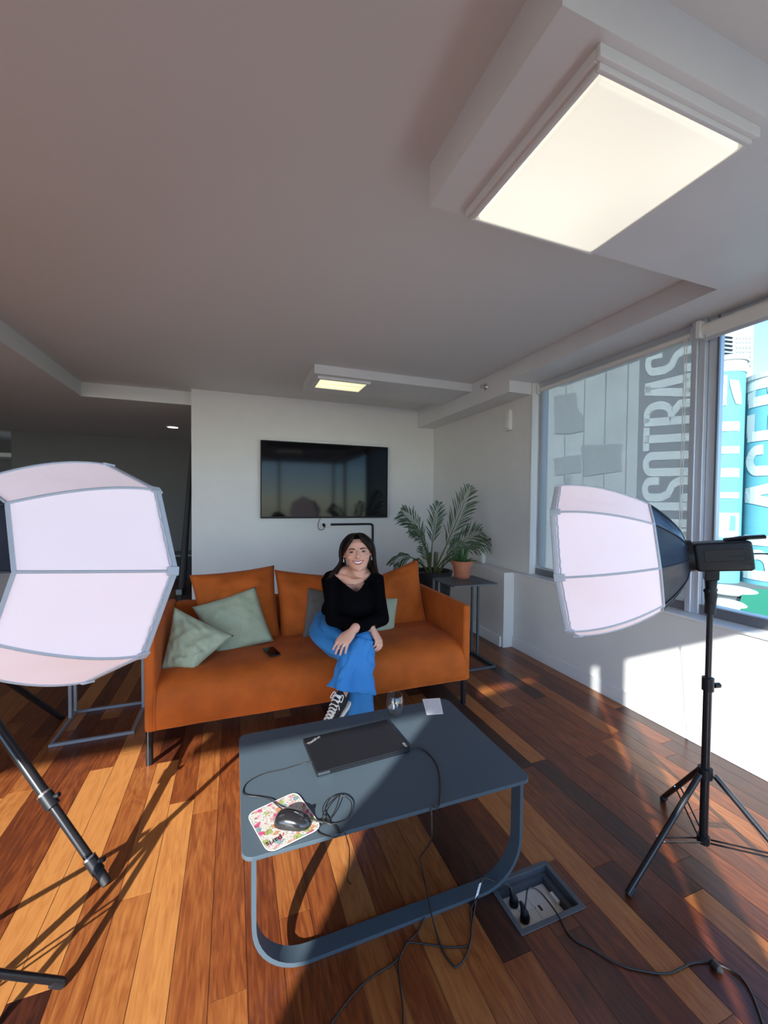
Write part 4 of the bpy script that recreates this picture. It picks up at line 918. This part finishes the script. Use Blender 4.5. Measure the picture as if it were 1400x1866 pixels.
top = MB(); torso(top, .007)
top.caps([SLL+V((-.03, 0, .004)), SLL+V((.012, 0, -.015)), SLL.lerp(EL, .5), EL], [.050, .053, .048, .045], 16); top.caps([EL, EL.lerp(WL_, .35), EL.lerp(WL_, .90)], [.045, .043, .034], 16)
top.caps([SLR+V((.03, 0, .004)), SLR+V((-.012, 0, -.015)), SLR.lerp(ER, .5), ER], [.050, .053, .048, .045], 16); top.caps([ER, ER.lerp(WR_, .35), ER.lerp(WR_, .86)], [.045, .042, .034], 16)
top.caps([(.745, 2.78, .655), (.742, 2.66, .74), (.742, 2.61, .81)], [(.175, .115), (.170, .105), (.155, .085)], 20, ref=(1, 0, 0)); top.caps([(.735, 2.52, .655), (.738, 2.53, .74), (.740, 2.57, .83)], [(.150, .085), (.145, .090), (.125, .080)], 20, ref=(1, 0, 0))
to = build('top', top, 'top', wo)
AP = V((.735, 0, .838))
def vneck(p):
    if p.z < AP.z: return False
    if p.z > .955 and abs(p.x-.742) < .115: return True
    back = p.y > 2.64
    if back: return p.z > .94 and abs(p.x-.742) < .12
    return abs(p.x-.738) < .128*min(1, (p.z-AP.z)/.105)**.85
bake(to, .0045, 4, .5, test=vneck)
def edge_trim(ob, name, m, parent, rad):
    pass

tr = MB()
HR = V((.655, 2.84, .545)); HL = V((.855, 2.84, .545))
tr.caps([(.755, 2.86, .66), (.755, 2.87, .58), (.755, 2.88, .52)], [(.145, .105), (.165, .125), (.175, .13)], 24, ref=(1, 0, 0))
def fold_loft(mb, P, R, ref, amp, k, seed, n=40):
    P = [V(p) for p in P]; PP = catmull(P, 6); RR = []
    for i in range(len(P)-1):
        for j in range(6): t = j/6; RR.append(tuple(R[i][q]*(1-t)+R[i+1][q]*t for q in (0, 1)))
    RR.append(R[-1]); o = len(mb.v); mb.loft(PP, RR, n, ref)
    for i in range(len(PP)):
        t = i/(len(PP)-1)
        for j in range(n):
            v = mb.v[o+i*n+j]; d = (v-PP[i]); a = 2*pi*j/n
            f = sin(a*k+seed+t*1.3)*amp*t**1.2 + noise.noise(V((a*1.5, t*3, seed)))*amp*.9 + abs(noise.noise(V((a*2.2+t*2, t*5, seed+3))))*amp*.8
            mb.v[o+i*n+j] = v + d.normalized()*f
fold_loft(tr, [(.640, 2.86, .545), (.590, 2.70, .545), (.590, 2.52, .535), (.650, 2.37, .515)], [(.105, .100), (.108, .088), (.100, .085), (.085, .080)], (1, 0, 0), .014, 4, 1)
fold_loft(tr, [(.655, 2.37, .52), (.690, 2.325, .42), (.690, 2.29, .28), (.690, 2.275, .10)], [(.085, .070), (.080, .062), (.088, .065), (.098, .075)], (1, 0, 0), .018, 5, 2)
fold_loft(tr, [(.850, 2.85, .56), (.830, 2.66, .575), (.775, 2.44, .590), (.712, 2.300, .592)], [(.105, .095), (.095, .080), (.085, .073), (.074, .068)], (1, 0, 0), .006, 3, 3)
tr.ell((.706, 2.285, .585), (.080, .072, .075))
fold_loft(tr, [(.705, 2.275, .595), (.672, 2.235, .52), (.645, 2.205, .43), (.622, 2.185, .350)], [(.078, .068), (.092, .062), (.108, .060), (.124, .066)], (1, 0, -.1), .024, 4, 4)
tro = build('trousers', tr, 'blue', wo); bake(tro, .005, 2, .4)
# waistband
build('waistband', MB().loft(catmull([(.742+.150*cos(a), 2.815+.112*sin(a)*.93, .668-.10*sin(a)*.0+(.02*sin(a))) for a in [2*pi*k/16 for k in range(16)]], 3, True), [(.004, .014)]*48, 6, closed=True), 'blue', wo, smooth=True)

# face details
def ell_part(name, c, r, m, ax=None, parent=None): return build(name, MB().ell(c, r, 16, 10, ax or HA), m, parent or bo, smooth=True)
for sg in (-1, 1):
    ec = hd(.0325*sg, .0835, .000); e = ell_part('eye', ec, (.0130*SC, .009, .0043*SC), 'eye')
    build('iris', MB().ell(hd(.0325*sg-.001, .0915, .0003), (.0056, .0035, .0044), 14, 8, HA), 'iris', e, smooth=True)
    L_ = [hd((.0325+x_)*sg, .0900-.3*abs(x_)-2.2*x_*x_*6, .0052-18*x_*x_) for x_ in (-.015, -.010, -.005, 0, .005, .010, .0155)]
    build('eyelashes', MB().loft(L_, [.0009, .0019, .0024, .0026, .0026, .0023, .0012], 6), 'iris', bo, smooth=True)
    L_ = [hd((.0325+x_)*sg, .0895-.3*abs(x_)-12*x_*x_, -.0046+12*x_*x_) for x_ in (-.012, -.004, .004, .013)]
    build('lower_lashes', MB().loft(L_, [.0006, .0009, .0009, .0007], 6), 'iris', bo, smooth=True)
    L_ = [hd((.013+.036*t)*sg, .0985-.020*t*t, .0165+.009*sin(pi*min(1, t*.75+.05))-.004*t) for t in (0, .2, .4, .6, .8, 1)]
    build('eyebrow', MB().loft(L_, [(.0016, .0028), (.0018, .0036), (.0018, .0036), (.0018, .0030), (.0015, .0022), (.001, .001)], 8, ref=tuple(Fh)), 'hair', bo, smooth=True)
    ear = hd(.078*sg, -.003, -.042); build('earring', MB().caps([ear+Fh*.012, ear+Fh*.012-Uh*.016], [.0035, .0042], 8), 'text', bo, smooth=True)
def mp3(x_, z_, f_=0): return hd(x_, .0945-4.2*x_*x_+f_, z_)
mb = MB(); U = [-.028+.056*k/12 for k in range(13)]
vs = []; 
for x_ in U:
    t = x_/.028; zu = -.0615+.0055*t*t; zl = -.0735+.0165*t*t-.0005; zl = min(zl, zu-.0006)
    vs += [mp3(x_, zu, .002), mp3(x_, zl, .0025), mp3(x_, zu, -.004), mp3(x_, zl, -.004)]
fs = []
for k in range(12):
    o = k*4; fs += [(o, o+4, o+5, o+1), (o+2, o+3, o+7, o+6), (o, o+2, o+6, o+4), (o+1, o+5, o+7, o+3)]
mb.add(vs, fs); build('teeth', mb, 'teeth', bo, smooth=True)
mb = MB()
UP = [mp3(x_, -.0595+.0075*(x_/.033)**2+.0012*(1-abs(x_)/.03)*abs(x_)*40*.3, .002) for x_ in [-.033+.066*k/12 for k in range(13)]]
LO = [mp3(x_, -.0765+.0245*(x_/.033)**2, .0025) for x_ in [-.033+.066*k/12 for k in range(13)]]
mb.loft(UP, [.0008]+[.0022+.0006*sin(pi*k/10) for k in range(11)]+[.0008], 8); mb.loft(LO, [.0008]+[.0026+.0014*sin(pi*k/10) for k in range(11)]+[.0008], 8)
build('lips', mb, 'lips', bo, smooth=True)
# ring and bracelet
P, r0 = hl[2]; c = P[1].lerp(P[2], .6); dv = (P[2]-P[1]).normalized(); build('ring', MB().loft([c-dv*.003, c+dv*.003], r0*1.18, 14), 'steel', wo, smooth=True)
c = WR_+V((.012, -.012, -.004)); dv = V((.28, -.62, -.66)).normalized(); s1 = dv.orthogonal().normalized(); s2 = dv.cross(s1)
build('bracelet', MB().loft([c-dv*.012+(s1*cos(a)+s2*sin(a))*.0285 for a in [2*pi*k/20 for k in range(20)]], .0018, 6, closed=True), 'blackmatte', wo, smooth=True)

# hair: cap plus locks parted in the middle
mb = MB()
lev2 = [(-.045, .070, -.02, -.110), (-.02, .080, .012, -.118), (.01, .084, .030, -.122), (.04, .086, .052, -.124), (.07, .083, .070, -.120), (.095, .070, .066, -.105), (.115, .050, .045, -.080), (.127, .022, .012, -.045), (.129, .006, -.01, -.02)]
vs = []; n = 28
for z, w_, f_, b_ in lev2:
    cy = (f_+b_)/2; hy_ = (f_-b_)/2
    for j in range(n): a = 2*pi*j/n; vs.append(hd(w_*cos(a), cy+hy_*sin(a), z))
fs = [(i*n+j, i*n+(j+1) % n, (i+1)*n+(j+1) % n, (i+1)*n+j) for i in range(len(lev2)-1) for j in range(n)]+[tuple(range(n))[::-1], tuple((len(lev2)-1)*n+j for j in range(n))]
mb.add(vs, fs)
rg = random.Random(21)
for sg in (-1, 1):
    for k in range(64):
        u = k/63                                     # 0 front .. 1 back
        y0 = .068-.150*u; j1 = rg.uniform(-1, 1); z0 = .1125+.014*sin(pi*min(1, u+.15))
        if u < .20:                                  # curtain fringe sweeping off the forehead
            q = u/.20
            P = [hd(.003*sg, y0-.006, z0), hd(.018*sg, y0+.020-.02*q, z0-.010), hd((.034+.016*q)*sg, .090-.022*q, .078-.006*j1), hd((.054+.014*q)*sg, .082-.03*q, .048), hd((.068+.010*q)*sg, .066-.03*q, .018), hd((.082+.004*j1)*sg, .040-.03*q, -.008-.012*q)]
            R = [.005, .0095, .0115, .0115, .009, .003]
        else:
            q = (u-.20)/.80; yb = .030-.140*q
            end = -.135-.030*rg.random()-.01*q; out = .100+.014*rg.random()
            if sg < 0: out += .055*(1-q)+.020*rg.random()
            P = [hd(.002*sg, y0, z0), hd(.038*sg, y0*.9+yb*.1, z0-.010), hd(.070*sg, y0*.6+yb*.4, .078), hd(.0875*sg, yb, .035), hd((.0925+.002*j1)*sg, yb-.008, -.015), hd((.094+.006*(sg < 0))*sg*(1-.25*q), yb-.020-.01*q, -.070), hd(out*sg*(1-.45*q), yb-.030, end)]
            R = [.005, .009, .0115, .0115, .0115, .012, .004]
        mb.loft(catmull(P, 4), [R[min(len(R)-1, i//4)]*(1-(i % 4)/4)+R[min(len(R)-1, i//4+1)]*((i % 4)/4) for i in range(4*(len(P)-1)+1)], 7)
build('hair', mb, 'hair', wo, smooth=True, ang=180)

# sneakers
def sneaker(heel, d, upv, label=None):
    heel = V(heel); d = V(d).normalized(); upv = V(upv); upv = (upv-d*upv.dot(d)).normalized(); s_ = d.cross(upv); r_ = build('sneaker', shoe_upper(heel, d, upv, s_), 'canvas', wo, smooth=True, ang=60)
    mb = MB(); vs = []; out = [(-.010, .026), (.02, .033), (.07, .032), (.12, .034), (.17, .044), (.21, .045), (.24, .036), (.258, .016)]
    ol = [(x_, w_) for x_, w_ in out]+[(x_, -w_) for x_, w_ in out[::-1]]
    mb.poly([heel+d*x_+s_*w_ for x_, w_ in ol], upv*.024); build('sole', mb, 'lace', r_, bevel=.004)
    mb = MB()
    for k in range(9):
        t = k/8; x_ = .060+.130*t; h_ = (.136, .122, .108, .097, .089, .082, .076, .071, .067)[k]; w_ = .024-.0005*k
        for sg in (-1, 1):
            P = [heel+d*(x_-.006*sg)+s_*(-w_)+upv*(h_-.006), heel+d*(x_+.002)+upv*(h_+.004), heel+d*(x_+.008*sg)+s_*w_+upv*(h_-.006)]
            mb.loft(catmull(P, 3), [(.0058, .0026)]*7, 6, ref=tuple(d))
    for sg in (-1, 1): mb.loft(catmull([heel+d*.055+upv*.122, heel+d*.045+s_*.030*sg+upv*.135, heel+d*.075+s_*.036*sg+upv*.118, heel+d*.062+s_*.006*sg+upv*.122, heel+d*.10+s_*.034*sg+upv*.085], 5), .0026, 6)
    build('laces', mb, 'lace', r_, smooth=True)
    build('toe_cap', MB().ell(heel+d*.222+upv*.026, (.033, .040, .020), 16, 8, (d, s_, upv)), 'lace', r_, smooth=True)
def shoe_upper(heel, d, upv, s_):
    mb = MB(); P = []; R = []
    for x_, w_, h_ in ((.000, .020, .060), (.010, .030, .105), (.035, .034, .128), (.062, .033, .120), (.09, .032, .098), (.12, .034, .078), (.16, .039, .058), (.20, .041, .048), (.235, .034, .040), (.252, .014, .030)):
        P.append(heel+d*x_+upv*(h_/2+.012)); R.append((w_, h_/2))
    mb.loft(P, R, 18, ref=tuple(s_)); return mb
sneaker(AK+V((.055, .062, -.070)), (-.72, -.55, -.42), (-.30, -.40, .87))
sneaker((.715, 2.36, .001), (-.10, -.99, 0), (0, 0, 1))

# ------------------------------------------------------------------ outside: painted silos, tower, rooftops
DN = V((sin(radians(52)), cos(radians(52)), 0)); DT = V((cos(radians(52)), -sin(radians(52)), 0)); D0 = CP + DN*32
def onP(x, y, off=0.): d = ray(x, y); return CP + d*(((D0-CP).dot(DN)-off)/d.dot(DN))
def uz(x, y, off=0.): p = onP(x, y, off); return (p-D0).dot(DT), p.z
def P3(u, z, off=0.): return D0 + DT*u - DN*off + V((0, 0, z-HC))
def arc(cx, cy, rx, ry, a0, a1, n=14): return [(cx+rx*cos(radians(a0+(a1-a0)*i/n)), cy+ry*sin(radians(a0+(a1-a0)*i/n))) for i in range(n+1)]
def rr_loop(x0, x1, y0, y1, r):
    return arc(x1-r, y1-r, r, r, 0, 90, 6)+arc(x0+r, y1-r, r, r, 90, 180, 6)+arc(x0+r, y0+r, r, r, 180, 270, 6)+arc(x1-r, y0+r, r, r, 270, 360, 6)
h = .5
GL = {  # strokes in a 1 x H box (x right, y up)
 'I': lambda H: [([(.5, 0), (.5, H)], 0)], 'L': lambda H: [([(.15, H), (.15, .13), (.95, .13)], 0)],
 'N': lambda H: [([(.15, 0), (.15, H)], 0), ([(.85, 0), (.85, H)], 0), ([(.15, H), (.85, 0)], 0)],
 'O': lambda H: [(rr_loop(.15, .85, .14, H-.14, .33), 1)], 'T': lambda H: [([(0, H-.13), (1, H-.13)], 0), ([(.5, 0), (.5, H)], 0)],
 'S': lambda H: [([(.86, H*.70)]+arc(.5, H-.42, .35, .30, 0, 180, 10)+[(.15, H*.66), (.3, H*.53), (.7, H*.45), (.85, H*.33)]+arc(.5, .42, .35, .30, 0, -180, 10)+[(.14, H*.30)], 0)],
 'R': lambda H: [([(.15, 0), (.15, H)], 0), ([(.15, H-.13), (.5, H-.13)]+arc(.5, H*.74, .35, H*.26-.13, 90, -90, 10)+[(.15, H*.48)], 0), ([(.5, H*.48), (.84, H*.36), (.85, 0)], 0)],
 'P': lambda H: [([(.15, 0), (.15, H)], 0), ([(.15, H-.13), (.5, H-.13)]+arc(.5, H*.71, .35, H*.29-.13, 90, -90, 10)+[(.15, H*.42)], 0)],
 'A': lambda H: [([(.12, 0), (.42, H)], 0), ([(.88, 0), (.58, H)], 0), ([(.2, H*.24), (.8, H*.24)], 0), ([(.36, H-.13), (.64, H-.13)], 0)],
 'E': lambda H: [([(.15, 0), (.15, H)], 0), ([(.15, H-.13), (.92, H-.13)], 0), ([(.15, H*.5), (.82, H*.5)], 0), ([(.15, .13), (.92, .13)], 0)],
 'C': lambda H: [([(.86, H*.66)]+arc(.5, H-.45, .35, .32, 0, 180, 10)+arc(.5, .45, .35, .32, 180, 360, 10)+[(.86, H*.34)], 0)],
}
def glyph(mb, ch, H, x0, sx, sy, mapf, th=.27):
    for pts, closed in GL[ch](H):
        Q = []
        for i in range(len(pts)-(0 if closed else 1)):
            a, b = pts[i], pts[(i+1) % len(pts)]; k = max(1, int(math.dist(a, b)/.2))
            Q += [(a[0]+(b[0]-a[0])*j/k, a[1]+(b[1]-a[1])*j/k) for j in range(k)]
        if not closed: Q.append(pts[-1])
        n_ = len(Q); vs = []
        for i in range(n_):
            a = Q[(i-1) % n_] if (closed or i) else Q[0]; b = Q[(i+1) % n_] if (closed or i < n_-1) else Q[-1]
            dx, dy = b[0]-a[0], b[1]-a[1]; l = math.hypot(dx, dy) or 1; nx_, ny_ = -dy/l*th/2, dx/l*th/2
            for sg in (1, -1): vs.append(mapf(x0+(Q[i][0]+nx_*sg)*sx, (Q[i][1]+ny_*sg)*sy))
        mb.add(vs, [(2*i, 2*((i+1) % n_), 2*((i+1) % n_)+1, 2*i+1) for i in range(n_ if closed else n_-1)])
fc = root('grain_silo_block', tuple(P3(-6, -14)), 'pale concrete building with dark lettered band seen through the left blind', 'building')
u0, _ = uz(930, 900); u1, _ = uz(1160, 900); u2, _ = uz(1276, 900)
def slab(name, ua, ub, za, zb, off, dep, m, par): 
    return build(name, MB().poly([P3(ua, za, off), P3(ub, za, off), P3(ub, zb, off), P3(ua, zb, off)], DN*dep), m, par)
slab('wall', u0-8, u1, -14, 24, 0, 6, 'facade', fc)
slab('lettered_band', u1, u2, -14, uz(1215, 590)[1], .0, 6, 'band', fc)
mb = MB(); zt_ = uz(1215, 636)[1]; zb_ = uz(1215, 1190)[1]; word = 'SINNOSOTRAS'; pitch = (zt_-zb_)/12.0; ua, ub = u1+.35, u2-.1; Hh = 3.0
def mapw(x, y): return P3(ub-(y/Hh)*(ub-ua), zb_+x, .06)
pos = 0
for i, ch in enumerate('SIN NOSOTRAS'):
    if ch != ' ': glyph(mb, ch, Hh, i*pitch+.03*pitch, pitch*.93, 1, mapw, .34)
build('lettering', mb, 'mural_white', fc)
for (pts) in ([(1010, 722), (1050, 715), (1052, 745), (1066, 762), (1063, 785), (1040, 790), (1012, 790)], [(1010, 835), (1058, 829), (1060, 860), (1012, 866)], [(1060, 812), (1133, 808), (1133, 858), (1065, 868)], [(1030, 866), (1042, 866), (1042, 940), (1030, 940)]):
    build('mural_shape', MB().poly([onP(x_, y_, .12) for x_, y_ in pts], DN*.08), 'mural_grey', fc)
for x_ in (1028, 1062, 1100, 1140):
    uu = uz(x_, 900)[0]; slab('joint', uu-.03, uu+.03, -14, 24, .03, .05, 'ground', fc)

def silo(cx, rx, ytop, label, name):
    uc, zt = uz(cx, ytop); r = abs(uz(cx+rx, 900)[0]-uz(cx, 900)[0]); c = P3(uc, 0, -r); s_ = root(name, (c.x, c.y, -14), label, 'silo')
    mb = MB(); N = 48
    for z in (-14, zt): mb.v += [V((c.x+r*cos(2*pi*k/N), c.y+r*sin(2*pi*k/N), z)) for k in range(N)]
    mb.f = [(k, (k+1) % N, N+(k+1) % N, N+k) for k in range(N)]+[tuple(range(N, 2*N))]
    build('drum', mb, 'mural_blue', s_, smooth=True, ang=50)
    def onS(u, z, off=.06): du = max(-r*.995, min(r*.995, u-uc)); return c + DT*du - DN*(sqrt(r*r-du*du)+off) + V((0, 0, z-c.z))
    mb = MB(); mb.loft([(c.x, c.y, zt-.05), (c.x, c.y, zt+.25)], r+.12, 48); build('rim', mb, 'facade', s_)
    mb = MB(); zz = uz(cx, ytop+22)[1]; mb.loft([(c.x, c.y, zz), (c.x, c.y, zt-.05)], r+.04, 48); build('white_cap', mb, 'mural_white', s_, smooth=True, ang=50)
    return s_, onS, uc, zt, r
s1, on1, uc1, zt1, r1 = silo(1322, 47, 655, 'pale blue painted silo behind the lamp head, nearest the mullion', 'silo')
mb = MB()
def bar(mb, x0, x1, y0, y1, on=on1):
    ua, za = uz(x0, (y0+y1)/2); ub, _ = uz(x1, (y0+y1)/2); z0 = uz(x0, y0)[1]; z1 = uz(x0, y1)[1]; K_ = 10
    vs = [on(ua+(ub-ua)*k/K_, z) for z in (z0, z1) for k in range(K_+1)]; mb.add(vs, [(k, k+1, K_+2+k, K_+1+k) for k in range(K_)])
for y0, y1 in ((771, 788), (815, 828), (854, 870), (897, 908), (934, 978)): bar(mb, 1290, 1350, y0, y1)
bar(mb, 1290, 1325, 688, 742)
hk = [uz(x_, y_) for x_, y_ in ((1346, 692), (1347, 706), (1352, 728), (1338, 738), (1322, 735))]
vs = []
for x_, y_, dx_ in ((1330, 692, 18), (1331, 704, 20), (1336, 720, 18), (1342, 735, 12)):
    for e in (0, dx_):
        q = uz(x_+e, y_); vs.append(on1(q[0], q[1], .07))
mb.add(vs, [(0, 1, 3, 2), (2, 3, 5, 4), (4, 5, 7, 6)])
build('lettering', mb, 'mural_white', s1)
mb = MB(); bar(mb, 1331, 1342, 940, 967); 
for i in range(len(mb.v)): mb.v[i] = mb.v[i]-DN*.05
build('mural_patch', mb, 'mural_blue', s1)
s2, on2, uc2, zt2, r2 = silo(1450, 85, 676, 'wide pale blue silo with white letters at the right edge of the picture', 'silo')
mb = MB(); z0 = uz(1385, 1062)[1]; z1 = uz(1385, 674)[1]; pit = (z1-z0)/6; ul = uz(1368, 900)[0]; ur = uz(1440, 900)[0]
for i, ch in enumerate('PLACER'): glyph(mb, ch, 2.2, i*pit+.05*pit, pit*.86, 1, lambda x, y: on2(ur-(y/2.2)*(ur-ul), z0+x, .07), .33)
build('lettering', mb, 'mural_white', s2)
# white tower far behind the silos
tw = root('apartment_tower', tuple(onP(1340, 900, -60)), 'white high-rise tower far behind the silos', 'building')
def q3(x, y, off=-60): return onP(x, y, off)
build('wall', MB().poly([V((*q3(1319, 700)[:2], -14)), V((*q3(1371, 700)[:2], -14)), V((*q3(1371, 700)[:2], q3(1371, 585)[2])), V((*q3(1319, 700)[:2], q3(1319, 560)[2]))], DN*12), 'tower', tw)
for i in range(5):
    for j in range(7):
        x_ = 1342+i*6; y_ = 612+j*8.5; build('window', MB().poly([q3(x_, y_+5, -59.9), q3(x_+3.4, y_+5, -59.9), q3(x_+3.4, y_, -59.9), q3(x_, y_, -59.9)], DN*.2), 'towerwin', tw)
for j in range(7): build('balcony', MB().poly([q3(1318, 612+j*7.5, -59), q3(1337, 614+j*7.5, -59), q3(1337, 611+j*7.5, -59), q3(1318, 609+j*7.5, -59)], DN*1.5), 'towerwin', tw)
# ground, rooftop, green canvas, pale round roofs
struct('ground', MB().poly([(-200, -200, -14.2), (200, -200, -14.2), (200, 200, -14.2), (-200, 200, -14.2)], (0, 0, -.2)), 'ground')
rf = root('roof_terrace', tuple(onZ(1360, 1090, -3.5)), 'grey flat roof below the painted silos', 'roof')
build('slab', MB().poly([V((*onZ(x_, y_, -3.4)[:2], -3.4)) for x_, y_ in ((1180, 1050), (1560, 1050), (1560, 1190), (1180, 1160))], (0, 0, -.4)), 'ground', rf)
pA = [onZ(x_, y_, -3.4) for x_, y_ in ((1250, 1052), (1480, 1052))]
build('parapet', MB().poly([pA[0], pA[1], pA[1]+V((0, 0, .35)), pA[0]+V((0, 0, .35))], DN*.3), 'facade', rf)
gc = build('green_awning', MB().poly([V((*onZ(x_, y_, -3.2)[:2], -3.2)) for x_, y_ in ((1356, 1073), (1480, 1076), (1480, 1150), (1345, 1108))], (0, 0, -.08)), 'awning'); tag(gc, 'flat green canvas awning on the roof outside the right window', 'awning')
for (x_, y_, rx_, ry_, lb) in ((1326, 1074, 1.3, .8, 'upper pale rounded roof cover outside, beside the green awning'), (1322, 1100, .8, .6, 'lower pale rounded roof cover outside, nearest the window sill')):
    p = onZ(x_, y_, -3.2); o = build('roof_cover', MB().ell((p.x, p.y, -3.25), (rx_, ry_*1.6, .25), 24, 10, (DT, DN, V((0, 0, 1)))), 'mural_white', smooth=True); tag(o, lb, 'cover')
